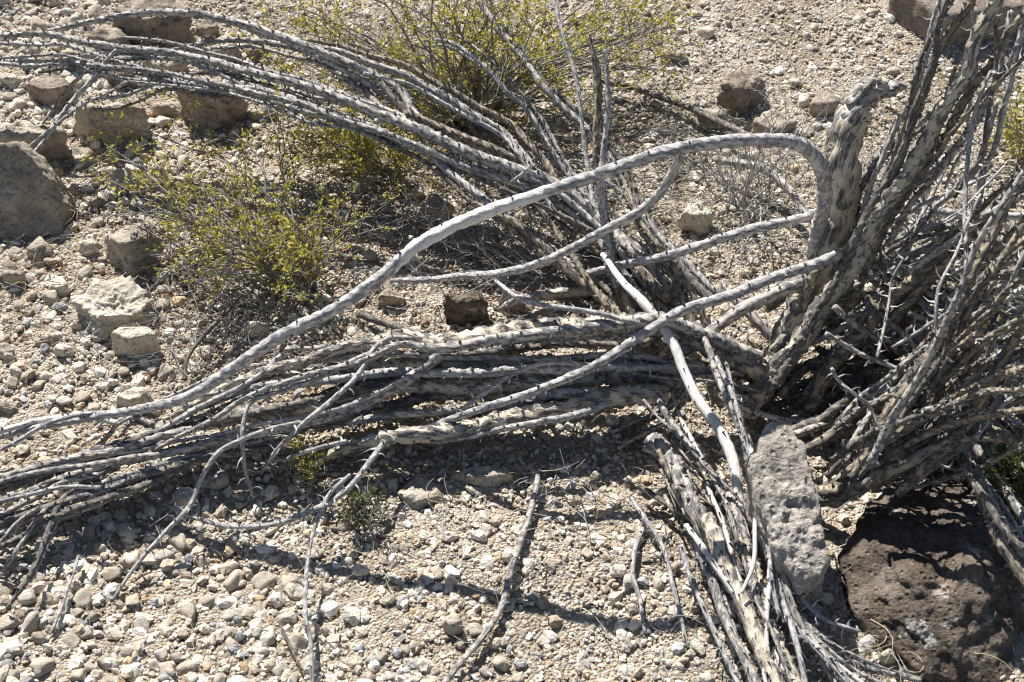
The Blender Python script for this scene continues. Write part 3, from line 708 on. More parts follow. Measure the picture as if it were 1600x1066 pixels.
# --- plant two: the long cream stems sprawling to the left
oc2 = empty('dead_ocotillo', P(1150, 600, 0), 'dead ocotillo whose long cream and grey stems sprawl flat to the left', 'ocotillo', 'dead ocotillos')
L2 = [
    ('c', [(1215, 598, .02, 16), (1180, 575, .09, 44), (1120, 545, .10, 44), (1050, 512, .11, 44), (980, 509, .115, 44), (900, 516, .115, 42), (820, 521, .11, 42), (740, 528, .11, 40), (680, 531, .105, 36), (630, 521, .105, 27), (570, 540, .10, 22), (470, 565, .09, 21), (390, 590, .075, 20), (310, 628, .06, 18), (230, 672, .045, 15), (130, 712, .03, 12)]),
    ('c', [(1200, 585, .055, 22), (1130, 580, .06, 24), (1060, 572, .07, 30), (980, 566, .07, 34), (880, 570, .07, 34), (780, 572, .07, 36), (690, 574, .07, 36), (600, 574, .065, 36), (520, 584, .065, 32), (430, 592, .065, 27), (360, 605, .06, 24), (290, 640, .05, 22), (200, 690, .045, 20), (100, 728, .035, 18), (0, 752, .03, 16), (-70, 772, .02, 14)]),
    ('c', [(1060, 600, .045, 36), (960, 588, .05, 38), (860, 596, .05, 38), (760, 600, .05, 38), (680, 602, .05, 38), (600, 604, .05, 36), (520, 620, .05, 34), (440, 640, .05, 33), (360, 652, .05, 31), (280, 668, .045, 28), (200, 694, .04, 26), (120, 722, .035, 24), (40, 752, .03, 22), (-70, 788, .02, 18)]),
    ('c', [(1040, 612, .055, 42), (950, 622, .055, 40), (860, 640, .05, 38), (770, 660, .05, 37), (690, 676, .045, 34), (610, 686, .04, 30), (550, 700, .035, 26), (505, 716, .02, 14)]),
    ('g', [(690, 556, .10, 24), (640, 592, .085, 26), (580, 622, .075, 26), (530, 645, .065, 25), (450, 668, .055, 23), (360, 686, .05, 22), (280, 706, .045, 21), (180, 728, .04, 20), (90, 752, .035, 18), (0, 778, .03, 16), (-60, 796, .02, 14)]),
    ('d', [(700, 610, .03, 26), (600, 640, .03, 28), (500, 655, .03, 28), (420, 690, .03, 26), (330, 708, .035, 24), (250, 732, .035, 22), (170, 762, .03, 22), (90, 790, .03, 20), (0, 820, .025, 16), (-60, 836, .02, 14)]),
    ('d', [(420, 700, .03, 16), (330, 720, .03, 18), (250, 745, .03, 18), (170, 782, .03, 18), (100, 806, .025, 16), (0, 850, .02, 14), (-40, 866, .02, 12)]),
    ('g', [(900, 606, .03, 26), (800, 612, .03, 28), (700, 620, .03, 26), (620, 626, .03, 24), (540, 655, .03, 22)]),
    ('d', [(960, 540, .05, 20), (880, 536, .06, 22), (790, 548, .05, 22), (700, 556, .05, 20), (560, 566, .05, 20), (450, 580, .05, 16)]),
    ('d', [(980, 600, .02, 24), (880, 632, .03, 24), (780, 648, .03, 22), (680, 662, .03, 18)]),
    ('g', [(300, 672, .06, 16), (240, 688, .06, 18), (170, 706, .055, 20), (100, 722, .05, 20), (40, 740, .05, 18), (-60, 770, .04, 15)]),
    ('w', [(186, 662, .055, 12), (130, 652, .06, 14), (70, 655, .055, 14), (20, 668, .05, 13), (-60, 690, .04, 11)]),
    ('s', [(440, 556, .09, 10), (400, 590, .085, 10), (340, 622, .08, 11), (290, 650, .075, 11), (240, 680, .065, 11), (170, 712, .05, 10)]),
    ('g', [(240, 662, .05, 12), (200, 650, .055, 11), (160, 690, .045, 10), (120, 720, .03, 9)]),
    ('d', [(215, 700, .04, 16), (178, 728, .04, 15), (130, 762, .035, 14), (98, 786, .03, 13), (72, 836, .02, 12), (42, 905, .015, 10), (14, 948, .01, 7)]),
    ('g', [(70, 798, .035, 11), (48, 826, .03, 11), (28, 862, .02, 10), (8, 892, .01, 7)]),
    ('g', [(150, 742, .05, 12), (100, 756, .045, 12), (50, 782, .04, 12), (0, 806, .03, 12), (-50, 826, .02, 10)]),
]
def lifted(c, up, x_end=-1):
    n = len(c); return [(x, y, h + up * min(1.0, (n - 1 - k) / 2.0 + (.6 if c[-1][0] < 60 else 0)), w) for k, (x, y, h, w) in enumerate(c)]
L2 = [(mt, lifted(c, .03)) for mt, c in L2]
rng = np.random.default_rng(91)
L2 += [('gsdgs'[k % 5], companion(c, rng)) for k, (mt, c) in enumerate(L2)] + [('sg'[k % 2], companion(L2[k][1], rng, .45)) for k in (0, 1, 2, 4, 5, 6, 10)]
for mt, c in L2: make_stem(oc2, c, mt, 'few' if c[0][3] < 14 else 'stub', relief=.46 if mt == 'c' else .30, wig=.012)
TH2 = [
    [(660, 528, .12, 10), (610, 526, .125, 11), (582, 548, .12, 11), (560, 585, .11, 11), (520, 625, .095, 11), (470, 665, .075, 10), (430, 705, .05, 9), (408, 738, .02, 7)],
    [(620, 538, .11, 10), (560, 562, .105, 10), (500, 590, .10, 10), (440, 612, .095, 9), (395, 628, .09, 9), (382, 655, .08, 9), (378, 690, .06, 9), (384, 735, .03, 8), (396, 778, .012, 6)],
    [(470, 660, .075, 9), (420, 672, .075, 9), (370, 690, .07, 10), (338, 708, .065, 10), (312, 750, .045, 10), (296, 790, .03, 10), (262, 828, .02, 9), (216, 880, .015, 8), (180, 932, .01, 6)],
    [(600, 690, .05, 13), (578, 720, .05, 13), (545, 762, .045, 12), (500, 790, .035, 12), (440, 816, .025, 11), (370, 822, .02, 10), (312, 812, .02, 9), (272, 796, .03, 7)],
    [(548, 742, .05, 8), (512, 778, .045, 9), (490, 830, .03, 9), (479, 900, .02, 9), (478, 960, .015, 9), (486, 1010, .012, 9), (490, 1080, .01, 8)],
    [(1100, 570, .09, 9), (1010, 575, .085, 10), (940, 572, .09, 10), (860, 568, .10, 10), (800, 585, .09, 10), (750, 618, .07, 10), (700, 652, .05, 9), (650, 672, .03, 7)],
    [(1000, 505, .15, 10), (940, 492, .155, 11), (880, 482, .15, 11), (820, 470, .14, 10), (780, 444, .12, 8), (772, 436, .115, 6)],
    [(540, 690, .06, 8), (495, 700, .06, 9), (460, 712, .05, 8), (445, 720, .04, 6)],
]
for c in TH2: make_stem(oc2, lifted(c, .035), 's', 'thorn', name='thorny_twig', wig=.005, relief=.12)

# --- plant three: the bundle leaning back over the bushes to the upper left
oc3 = empty('dead_ocotillo', P(1050, 480, 0), 'dead ocotillo bundle of grey stems leaning back towards the upper left corner', 'ocotillo', 'dead ocotillos')
L3 = [
    ('g', [(1080, 500, .06, 30), (1040, 445, .08, 32), (990, 395, .11, 32), (930, 335, .14, 32), (870, 292, .17, 31), (800, 262, .19, 30), (730, 236, .21, 28), (650, 202, .23, 25), (590, 178, .24, 23), (540, 158, .25, 21), (473, 133, .26, 20), (405, 117, .27, 19), (338, 98, .27, 17), (270, 82, .27, 16), (190, 74, .27, 15), (142, 66, .265, 14), (68, 54, .26, 13), (0, 56, .25, 12), (-70, 62, .23, 11)]),
    ('g', [(690, 215, .20, 20), (645, 172, .22, 20), (625, 145, .23, 20), (580, 117, .25, 20), (535, 95, .27, 20), (470, 66, .29, 19), (400, 44, .30, 18), (340, 28, .30, 17), (260, 18, .30, 16), (180, 26, .28, 14), (110, 40, .25, 12), (66, 51, .23, 8)]),
    ('g', [(870, 330, .12, 22), (835, 270, .15, 22), (810, 235, .17, 22), (787, 209, .18, 22), (740, 182, .20, 21), (700, 155, .22, 20), (665, 135, .23, 19), (628, 115, .25, 18), (575, 98, .26, 17), (530, 82, .27, 16), (480, 74, .27, 13)]),
    ('g', [(600, 178, .20, 18), (570, 140, .22, 17), (540, 111, .23, 16), (505, 90, .24, 14), (470, 78, .245, 13), (400, 64, .245, 11), (330, 66, .24, 10), (272, 77, .23, 7)]),
    ('s', [(480, 170, .18, 11), (420, 150, .19, 10), (372, 131, .20, 9), (320, 108, .215, 9), (280, 92, .22, 9), (200, 90, .22, 9), (130, 96, .22, 9), (60, 102, .215, 8), (0, 102, .21, 8), (-60, 104, .2, 7)]),
    ('s', [(340, 150, .19, 10), (275, 125, .205, 9), (220, 108, .215, 9), (160, 88, .22, 8), (110, 72, .22, 8), (60, 70, .22, 7), (0, 68, .215, 7), (-60, 66, .21, 6)]),
    ('g', [(640, 232, .16, 18), (590, 208, .17, 17), (540, 188, .18, 16), (490, 180, .19, 14), (430, 160, .20, 13), (360, 141, .205, 11), (270, 130, .205, 9), (210, 125, .205, 8), (150, 114, .205, 8), (120, 103, .20, 7), (84, 108, .19, 5)]),
    ('s', [(900, 420, .07, 17), (840, 372, .09, 18), (790, 335, .11, 18), (746, 307, .13, 18), (700, 268, .15, 17), (665, 240, .16, 17), (598, 206, .18, 16), (540, 184, .19, 15), (470, 160, .20, 13), (400, 139, .205, 12), (330, 135, .205, 11), (262, 128, .20, 10), (220, 140, .19, 8), (180, 152, .18, 7), (134, 156, .17, 5)]),
    ('s', [(182, 78, .27, 7), (165, 98, .25, 10), (140, 128, .22, 11), (110, 160, .18, 10), (80, 200, .15, 9), (50, 242, .12, 6)]),
    ('g', [(1060, 420, .06, 18), (1003, 338, .10, 18), (970, 287, .13, 18), (952, 250, .15, 18), (922, 209, .18, 17), (885, 172, .21, 17), (847, 135, .24, 16), (824, 101, .26, 15), (800, 67, .28, 15), (773, 34, .30, 14), (746, 0, .32, 13), (715, -40, .34, 12)]),
    ('s', [(960, 372, .08, 12), (930, 325, .10, 12), (885, 270, .13, 12), (847, 209, .17, 12), (820, 165, .20, 11), (793, 142, .22, 11), (750, 98, .25, 10), (706, 68, .27, 9), (665, 61, .28, 7)]),
    ('b', [(985, 500, .02, 24), (966, 450, .06, 24), (955, 400, .11, 23), (944, 344, .17, 22), (936, 287, .23, 21), (933, 243, .27, 21), (935, 169, .34, 20), (932, 115, .39, 17), (924, 82, .42, 10), (921, 58, .44, 4)]),
    ('c', [(1040, 470, .05, 34), (980, 410, .07, 36), (910, 345, .09, 36), (868, 298, .12, 34), (820, 268, .14, 33), (766, 243, .16, 32), (699, 216, .18, 30), (631, 189, .20, 27), (530, 149, .22, 22), (460, 128, .23, 18)]),
    ('g', [(900, 370, .07, 14), (850, 332, .09, 13), (800, 304, .11, 12), (750, 277, .13, 12), (692, 258, .15, 10)]),
    ('g', [(1050, 430, .06, 18), (1000, 392, .08, 18), (945, 351, .11, 17), (870, 298, .15, 16), (800, 262, .18, 15)]),
    ('w', [(650, 190, .22, 15), (620, 189, .22, 14), (584, 190, .21, 12)]),
    ('d', [(660, 212, .19, 16), (635, 178, .21, 16), (598, 132, .24, 15)]),
    ('b', [(1010, 520, .04, 22), (952, 478, .06, 22), (901, 434, .09, 21), (868, 404, .11, 20), (834, 374, .13, 19), (800, 345, .15, 18), (740, 320, .16, 14)]),
    ('b', [(1060, 520, .05, 26), (1010, 455, .07, 26), (955, 400, .09, 25), (905, 350, .11, 24), (840, 310, .13, 22)]),
    ('d', [(1040, 540, .03, 24), (1000, 480, .05, 24), (960, 430, .05, 22), (915, 395, .05, 20), (880, 370, .05, 16)]),
    ('b', [(1010, 540, .03, 30), (985, 480, .06, 32), (962, 430, .09, 30), (945, 390, .11, 26)]),
    ('d', [(1110, 470, .08, 22), (1060, 410, .10, 22), (1020, 360, .12, 20), (985, 300, .15, 16), (960, 265, .17, 12)]),
    ('b', [(1090, 540, .06, 22), (1070, 470, .09, 22), (1040, 410, .12, 20), (1000, 350, .15, 18), (975, 295, .17, 14)]),
    ('g', [(930, 450, .03, 24), (870, 458, .03, 26), (810, 470, .03, 24), (780, 485, .02, 16)]),
]
rng = np.random.default_rng(92)
L3 += [('gsbgd'[k % 5], companion(c, rng)) for k, (mt, c) in enumerate(L3) if len(c) > 4] + [('sg'[k % 2], companion(c, rng, .45)) for k, (mt, c) in enumerate(L3) if len(c) > 5 and k % 2 == 0]
for mt, c in L3: make_stem(oc3, c, mt, 'few' if c[-1][3] > 20 else 'stub', relief=.32, wig=.008)
make_stem(oc3, [(930, 330, .14, 10), (915, 243, .20, 9), (905, 162, .27, 9), (895, 101, .32, 9), (878, 47, .36, 8), (864, 0, .39, 8), (850, -40, .42, 7)], 's', 'thorn', name='thorny_twig')
make_stem(oc3, [(800, 285, .2, 9), (815, 273, .22, 8), (824, 264, .23, 6)], 's', 'thorn', name='thorny_twig')

# --- plant four: stems and root butt falling towards the camera
oc4 = empty('dead_ocotillo', P(1180, 800, 0), 'dead ocotillo stems with a white bare stick tumbling down beside the pale slab', 'ocotillo', 'dead ocotillos')
make_stem(oc4, [(940, 400, .12, 10), (975, 440, .15, 16), (1000, 468, .16, 22), (1030, 505, .155, 23), (1055, 548, .15, 24), (1072, 585, .14, 25), (1095, 625, .13, 26), (1122, 668, .11, 27), (1140, 715, .09, 27), (1153, 765, .07, 25), (1160, 815, .05, 22), (1172, 880, .04, 18)], 'w', 'few', name='bare_stick', label='white bare stick stripped of bark', relief=.1, wig=.008)
L4 = [
    ('g', [(1090, 505, .15, 14), (1112, 560, .16, 16), (1138, 625, .15, 17), (1158, 680, .12, 18), (1176, 740, .09, 18), (1194, 810, .08, 18), (1218, 880, .08, 18), (1242, 950, .06, 18), (1275, 1010, .04, 17), (1310, 1080, .03, 16)]),
    ('g', [(995, 570, .09, 13), (1025, 615, .09, 14), (1050, 655, .085, 15), (1085, 700, .08, 16), (1120, 745, .07, 16), (1155, 795, .05, 15)]),
    ('c', [(1108, 806, .07, 30), (1124, 850, .07, 36), (1146, 910, .06, 36), (1172, 970, .05, 36), (1200, 1030, .05, 34), (1225, 1090, .04, 32)]),
    ('g', [(1088, 845, .05, 20), (1104, 890, .05, 22), (1128, 950, .045, 24), (1156, 1010, .04, 24), (1186, 1080, .035, 24)]),
    ('g', [(1120, 740, .06, 18), (1146, 800, .06, 22), (1166, 870, .05, 22), (1184, 940, .045, 24), (1208, 1010, .04, 24), (1230, 1090, .04, 22)]),
    ('c', [(1172, 860, .05, 26), (1184, 910, .05, 28), (1196, 960, .045, 28), (1222, 1030, .04, 28), (1250, 1090, .04, 26)]),
    ('g', [(1208, 900, .06, 18), (1232, 960, .05, 22), (1268, 1010, .045, 24), (1310, 1050, .04, 24), (1350, 1090, .04, 22)]),
    ('g', [(1240, 950, .05, 14), (1290, 1000, .04, 16), (1350, 1038, .03, 16), (1440, 1066, .02, 12)]),
    ('d', [(1100, 760, .03, 24), (1130, 820, .03, 26), (1160, 900, .025, 26), (1190, 980, .02, 26), (1220, 1070, .02, 24)]),
    ('d', [(1180, 620, .06, 18), (1130, 600, .07, 20), (1080, 590, .08, 22), (1040, 640, .03, 16), (960, 675, .01, 10)]),
    ('g', [(1205, 600, .07, 20), (1150, 585, .08, 18), (1100, 577, .09, 17), (1040, 575, .085, 16), (990, 565, .08, 12)]),
    ('d', [(1290, 660, .03, 22), (1240, 650, .04, 22), (1200, 630, .04, 20), (1140, 600, .05, 18)]),
]
rng = np.random.default_rng(93)
L4 += [('swgsc'[k % 5], companion(c, rng, .6)) for k, (mt, c) in enumerate(L4)] + [('sgw'[k % 3], companion(c, rng, .4)) for k, (mt, c) in enumerate(L4)]
for mt, c in L4: make_stem(oc4, c, mt, 'stub', relief=.32 if mt == 'c' else .24, wig=.012)
make_stem(oc4, [(1178, 712, .12, 8), (1181, 770, .11, 9), (1180, 830, .10, 9), (1176, 880, .09, 9), (1158, 926, .08, 7)], 'w', None, name='bare_stick', label='thin white curved bare twig', relief=.08)
make_stem(oc4, [(1135, 620, .13, 12), (1160, 680, .125, 14), (1185, 730, .12, 14), (1200, 790, .10, 12), (1207, 850, .08, 11), (1202, 920, .07, 11), (1200, 980, .06, 10), (1206, 1040, .05, 8)], 'w', 'few', name='bare_stick', relief=.12)
make_stem(oc4, [(1225, 895, .06, 9), (1252, 935, .06, 9), (1285, 965, .05, 9), (1318, 978, .045, 8), (1345, 986, .04, 5)], 's', 'thorn', name='thorny_twig')
make_stem(oc4, [(1210, 880, .07, 12), (1225, 940, .065, 13), (1245, 1000, .06, 13), (1262, 1070, .05, 12)], 's', 'thorn', name='thorny_twig')
make_stem(oc4, [(1020, 684, .07, 34), (1040, 712, .075, 46), (1066, 755, .07, 50), (1090, 800, .06, 44), (1112, 850, .05, 34), (1135, 910, .04, 28)], 'g', 'stub', name='root_butt', label='frayed pinkish grey root butt torn out of the ground', relief=.5, wig=.012)
rng = np.random.default_rng(55)
for k in range(26):
    t0 = rng.uniform(0, .8); x, y = 1022 + 85 * t0 + rng.normal() * 13, 688 + 135 * t0 + rng.normal() * 8; ln = rng.uniform(25, 70); w = rng.uniform(4, 12); a = 1.02 + rng.normal() * .28; h0 = .085 - .03 * t0 + rng.uniform(-.015, .02)
    c = [(x + ln * q * math.cos(a), y + ln * q * math.sin(a), h0 + rng.normal() * .006 - .015 * q, w * (1 - .55 * q)) for q in (0, .35, .7, 1)]
    make_stem(oc4, c, 'csgbc'[k % 5], None, name='root_fibre', relief=.5, wig=.008)

# --- plant five: the upright fan on the right
oc5 = empty('dead_ocotillo', P(1300, 760, 0), 'standing dead ocotillo with a wide fan of thorny stems rising to the right', 'ocotillo', 'dead ocotillos')
L5 = [
    ('b', [(1262, 775, .04, 34), (1300, 772, .07, 42), (1345, 752, .12, 42), (1400, 728, .17, 34), (1450, 708, .20, 30), (1485, 690, .22, 24), (1512, 655, .25, 20)]),
    ('b', [(1310, 765, .08, 34), (1345, 722, .14, 32), (1384, 652, .22, 30), (1408, 620, .26, 29), (1436, 580, .30, 28), (1472, 526, .36, 27), (1506, 458, .43, 25), (1540, 390, .49, 24), (1580, 320, .55, 23), (1640, 230, .62, 20)]),
    ('c', [(1168, 645, .05, 40), (1200, 600, .10, 42), (1240, 545, .17, 40), (1290, 478, .25, 38), (1340, 400, .34, 37), (1380, 335, .41, 36), (1420, 268, .48, 34), (1456, 200, .55, 30), (1484, 152, .60, 28), (1512, 104, .64, 27), (1526, 56, .68, 27), (1558, 0, .73, 26), (1590, -50, .77, 24)]),
    ('b', [(1260, 640, .06, 34), (1310, 560, .16, 34), (1352, 512, .22, 34), (1400, 462, .29, 33), (1470, 398, .37, 31), (1536, 342, .44, 29), (1600, 292, .50, 27), (1660, 240, .55, 24)]),
    ('b', [(1300, 445, .22, 18), (1330, 392, .28, 20), (1362, 335, .35, 20), (1395, 270, .42, 20), (1420, 205, .49, 20), (1446, 132, .57, 19), (1464, 86, .61, 18), (1488, 44, .65, 18), (1516, 0, .69, 17), (1545, -45, .73, 16)]),
    ('s', [(1336, 380, .28, 10), (1352, 340, .32, 11), (1372, 262, .40, 12), (1400, 192, .47, 12), (1424, 158, .51, 12), (1440, 112, .55, 11), (1456, 44, .61, 11), (1468, 0, .65, 10), (1476, -40, .68, 9)]),
    ('b', [(1330, 480, .24, 20), (1370, 380, .34, 21), (1410, 312, .41, 21), (1445, 262, .46, 20), (1480, 212, .52, 20), (1496, 180, .55, 20), (1520, 136, .59, 19), (1546, 100, .62, 19), (1568, 62, .66, 18), (1600, 20, .70, 17), (1640, -40, .74, 15)]),
    ('g', [(1300, 350, .24, 16), (1334, 304, .30, 18), (1360, 270, .35, 18), (1400, 228, .41, 17), (1426, 206, .44, 16), (1450, 180, .47, 15), (1478, 146, .51, 13)]),
    ('s', [(1380, 340, .33, 16), (1410, 305, .38, 18), (1440, 280, .41, 18), (1480, 245, .46, 17), (1504, 213, .50, 16), (1530, 176, .54, 15), (1554, 130, .59, 14), (1568, 76, .63, 13), (1580, 20, .67, 12)]),
    ('s', [(1480, 300, .38, 10), (1515, 265, .43, 12), (1545, 240, .46, 14), (1562, 190, .52, 14), (1580, 130, .58, 14), (1592, 80, .62, 14), (1602, 20, .67, 13)]),
    ('s', [(1388, 440, .24, 10), (1408, 400, .28, 11), (1440, 350, .34, 12), (1470, 318, .38, 13), (1500, 290, .41, 13), (1530, 260, .45, 13), (1546, 215, .50, 12), (1560, 160, .55, 10)]),
    ('b', [(1380, 520, .22, 28), (1440, 442, .32, 28), (1480, 402, .37, 28), (1540, 345, .44, 27), (1600, 296, .50, 26), (1650, 255, .54, 24)]),
    ('b', [(1450, 560, .22, 26), (1512, 440, .35, 28), (1552, 398, .40, 28), (1600, 348, .46, 28), (1650, 300, .5, 26)]),
    ('g', [(1345, 425, .20, 14), (1390, 385, .24, 15), (1430, 362, .27, 15), (1490, 355, .28, 15), (1540, 372, .27, 15), (1592, 398, .25, 14), (1650, 425, .23, 13)]),
    ('g', [(1395, 425, .22, 12), (1430, 398, .25, 13), (1470, 380, .27, 13), (1500, 365, .29, 12)]),
    ('w', [(1440, 560, .2, 14), (1490, 525, .24, 15), (1530, 498, .27, 16), (1570, 468, .31, 16), (1605, 446, .34, 15), (1660, 415, .38, 14)]),
    ('s', [(1460, 570, .2, 13), (1510, 537, .24, 14), (1560, 512, .27, 14), (1605, 486, .31, 14), (1660, 455, .34, 13)]),
    ('b', [(1400, 770, .12, 24), (1445, 730, .18, 26), (1490, 690, .22, 26), (1526, 636, .28, 26), (1548, 602, .32, 25), (1572, 558, .36, 24), (1602, 498, .42, 23), (1640, 430, .48, 20)]),
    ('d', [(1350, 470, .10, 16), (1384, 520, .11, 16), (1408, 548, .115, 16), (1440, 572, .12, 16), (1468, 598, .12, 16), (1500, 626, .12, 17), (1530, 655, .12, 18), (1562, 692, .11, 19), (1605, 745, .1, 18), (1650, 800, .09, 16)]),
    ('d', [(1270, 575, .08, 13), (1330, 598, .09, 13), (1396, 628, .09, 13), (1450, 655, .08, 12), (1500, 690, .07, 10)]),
    ('s', [(1260, 540, .14, 12), (1290, 526, .16, 13), (1336, 498, .19, 13), (1356, 478, .21, 12), (1366, 455, .23, 9)]),
    ('g', [(1440, 640, .14, 20), (1480, 655, .14, 22), (1520, 690, .12, 22), (1556, 738, .10, 23), (1585, 785, .09, 23), (1630, 850, .07, 22)]),
    ('b', [(1470, 670, .17, 30), (1505, 725, .18, 30), (1535, 785, .18, 30), (1560, 835, .17, 29), (1590, 880, .16, 28), (1640, 950, .14, 26)]),
    ('d', [(1520, 590, .16, 18), (1560, 625, .15, 20), (1600, 655, .13, 20), (1660, 700, .12, 18)]),
    ('g', [(1500, 545, .16, 14), (1530, 580, .15, 15), (1552, 618, .13, 14), (1560, 650, .12, 10)]),
    ('c', [(1195, 462, .13, 26), (1245, 452, .14, 32), (1300, 456, .145, 34), (1360, 456, .145, 34), (1430, 460, .14, 33), (1500, 466, .13, 32), (1560, 474, .12, 32), (1650, 484, .11, 30)]),
    ('b', [(1262, 500, .17, 18), (1258, 470, .20, 19), (1268, 440, .23, 19), (1300, 405, .27, 17), (1340, 370, .31, 15)]),
    ('b', [(1325, 770, .08, 20), (1372, 715, .16, 20), (1420, 660, .22, 20), (1452, 615, .27, 19), (1490, 560, .33, 18), (1500, 520, .37, 18), (1520, 470, .42, 17), (1560, 410, .47, 16), (1600, 350, .52, 15)]),
    ('b', [(1355, 750, .10, 26), (1400, 700, .17, 24), (1450, 650, .22, 22), (1468, 600, .27, 20), (1480, 540, .33, 19), (1500, 480, .38, 18), (1545, 420, .43, 16), (1600, 375, .47, 15)]),
    ('g', [(1330, 700, .10, 20), (1370, 630, .16, 20), (1420, 570, .2, 19), (1480, 520, .24, 17), (1540, 470, .28, 15), (1610, 420, .32, 14)]),
    ('d', [(1440, 290, .22, 13), (1444, 340, .18, 13), (1452, 400, .12, 14), (1460, 440, .08, 14), (1466, 480, .04, 12)]),
    ('d', [(1540, 225, .32, 13), (1538, 270, .28, 14), (1528, 320, .22, 15), (1510, 375, .15, 14), (1495, 425, .08, 12)]),
]
rng = np.random.default_rng(94)
L5 += [('bgdbd'[k % 5], companion(c, rng, .7, 2.6)) for k, (mt, c) in enumerate(L5)] + [('bs'[k % 2], companion(c, rng, .5, 3.0)) for k, (mt, c) in enumerate(L5) if k % 3 == 0]
for mt, c in L5: make_stem(oc5, c, mt, 'stub' if c[1][3] > 13 else 'thorn', relief=.42 if mt in 'cb' else .28, wig=.013)
TH5 = [
    [(1516, 470, .40, 8), (1513, 400, .44, 9), (1508, 340, .48, 9), (1508, 280, .52, 9), (1514, 213, .56, 9), (1526, 160, .60, 8), (1548, 112, .63, 7)],
    [(1470, 612, .2, 8), (1520, 612, .21, 9), (1560, 611, .215, 9), (1610, 612, .22, 8), (1660, 614, .22, 7)],
    [(1395, 542, .25, 7), (1440, 515, .28, 8), (1488, 488, .31, 8), (1530, 462, .34, 7)],
    [(1470, 640, .25, 9), (1508, 600, .3, 10), (1545, 562, .34, 10), (1580, 540, .36, 9), (1640, 505, .4, 8)],
    [(1500, 640, .15, 8), (1550, 640, .15, 9), (1600, 668, .14, 9), (1650, 690, .13, 8)],
    [(1560, 480, .38, 9), (1580, 440, .42, 9), (1600, 400, .46, 9), (1630, 350, .5, 8)],
]
for c in TH5: make_stem(oc5, c, 's', 'thorn', name='thorny_twig', wig=.006, relief=.12)
# mostly dark-barked stems, packed in as shadow fill for the fan's heart
rng = np.random.default_rng(77)
for k in range(24):
    x0, y0 = rng.uniform(1190, 1330), rng.uniform(560, 720); ang = rng.uniform(.25, .95); ln = rng.uniform(160, 300); h0 = rng.uniform(.02, .07)
    w = rng.uniform(12, 26); c = []
    for s in np.linspace(0, 1, 5):
        c.append((x0 + ln * s * math.cos(ang) + rng.normal() * 7, y0 - ln * s * math.sin(ang) + rng.normal() * 7, h0 + s * rng.uniform(.05, .10), w * (1 - .3 * s)))
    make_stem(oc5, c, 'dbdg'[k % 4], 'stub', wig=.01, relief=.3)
for k in range(8):
    x0, y0 = rng.uniform(1240, 1420), rng.uniform(470, 560); ln = rng.uniform(120, 240); h0 = rng.uniform(.05, .10); w = rng.uniform(9, 17)
    c = [(x0 + ln * s + rng.normal() * 5, y0 + ln * .55 * s + rng.normal() * 6, h0 + .02 * math.sin(s * 3), w * (1 - .2 * s)) for s in np.linspace(0, 1, 5)]
    make_stem(oc5, c, 'dgs'[k % 3], 'stub', wig=.01, relief=.25)

for k in range(58):      # thin spiny twigs that cross the fan
    x0, y0 = rng.uniform(1290, 1590), rng.uniform(330, 700); ln = rng.uniform(110, 260); a = rng.choice([-.95, -.6, -.3, .35, .75]) + rng.normal() * .15; h0 = rng.uniform(.08, .3); w = rng.uniform(6, 10)
    c = [(x0 + ln * q * math.cos(a) + rng.normal() * 4, y0 + ln * q * math.sin(a) + rng.normal() * 5, max(.02, h0 - .12 * q * math.sin(a)), w * (1 - .3 * q)) for q in np.linspace(0, 1, 5)]
    make_stem(oc5, c, 'sdg'[k % 3], 'thorn', name='thorny_twig', wig=.008, relief=.15)

for k in range(24):
    x0, y0 = rng.uniform(1290, 1430), rng.uniform(620, 770); a = rng.uniform(.35, 1.05); ln = rng.uniform(200, 340); h0 = rng.uniform(.06, .15); w = rng.uniform(10, 20); bend = rng.normal() * 14
    c = [(x0 + ln * q * math.cos(a) + bend * math.sin(3.1 * q), y0 - ln * q * math.sin(a) + bend * math.sin(3.1 * q), h0 + q * rng.uniform(.17, .24), w * (1 - .35 * q)) for q in np.linspace(0, 1, 5)]
    make_stem(oc5, c, 'bdgb'[k % 4], 'stub', wig=.012, relief=.3)

for k in range(16):      # older stems that lie across the fan
    x0, y0 = rng.uniform(1270, 1480), rng.uniform(380, 540); a = rng.uniform(.15, .95); ln = rng.uniform(150, 280); h0 = rng.uniform(.16, .34); w = rng.uniform(9, 16); bend = rng.normal() * 16
    c = [(x0 + ln * q * math.cos(a), y0 + ln * q * math.sin(a) + bend * math.sin(3.1 * q), max(.03, h0 - .10 * q), w * (1 - .3 * q)) for q in np.linspace(0, 1, 5)]
    make_stem(oc5, c, 'dgsb'[k % 4], 'thorn' if k % 2 else 'stub', wig=.014, relief=.3)
for x1, y1, h1, w in ((1640, 470, .50, 22), (1650, 560, .46, 22), (1640, 640, .40, 20), (1600, 430, .50, 20), (1560, 480, .46, 20), (1660, 700, .34, 20), (1530, 520, .42, 18), (1620, 600, .44, 18)):  # stems added to cast their shadow over the big dark rock
    x0, y0 = 1335 + rng.normal() * 16, 752 + rng.normal() * 10
    c = [(x0 + (x1 - x0) * q, y0 + (y1 - y0) * q - 30 * math.sin(3.14 * q), .13 + (h1 - .13) * q, w * (1 - .25 * q)) for q in np.linspace(0, 1, 6)]
    make_stem(oc5, c, 'b', 'stub', wig=.014, relief=.35)

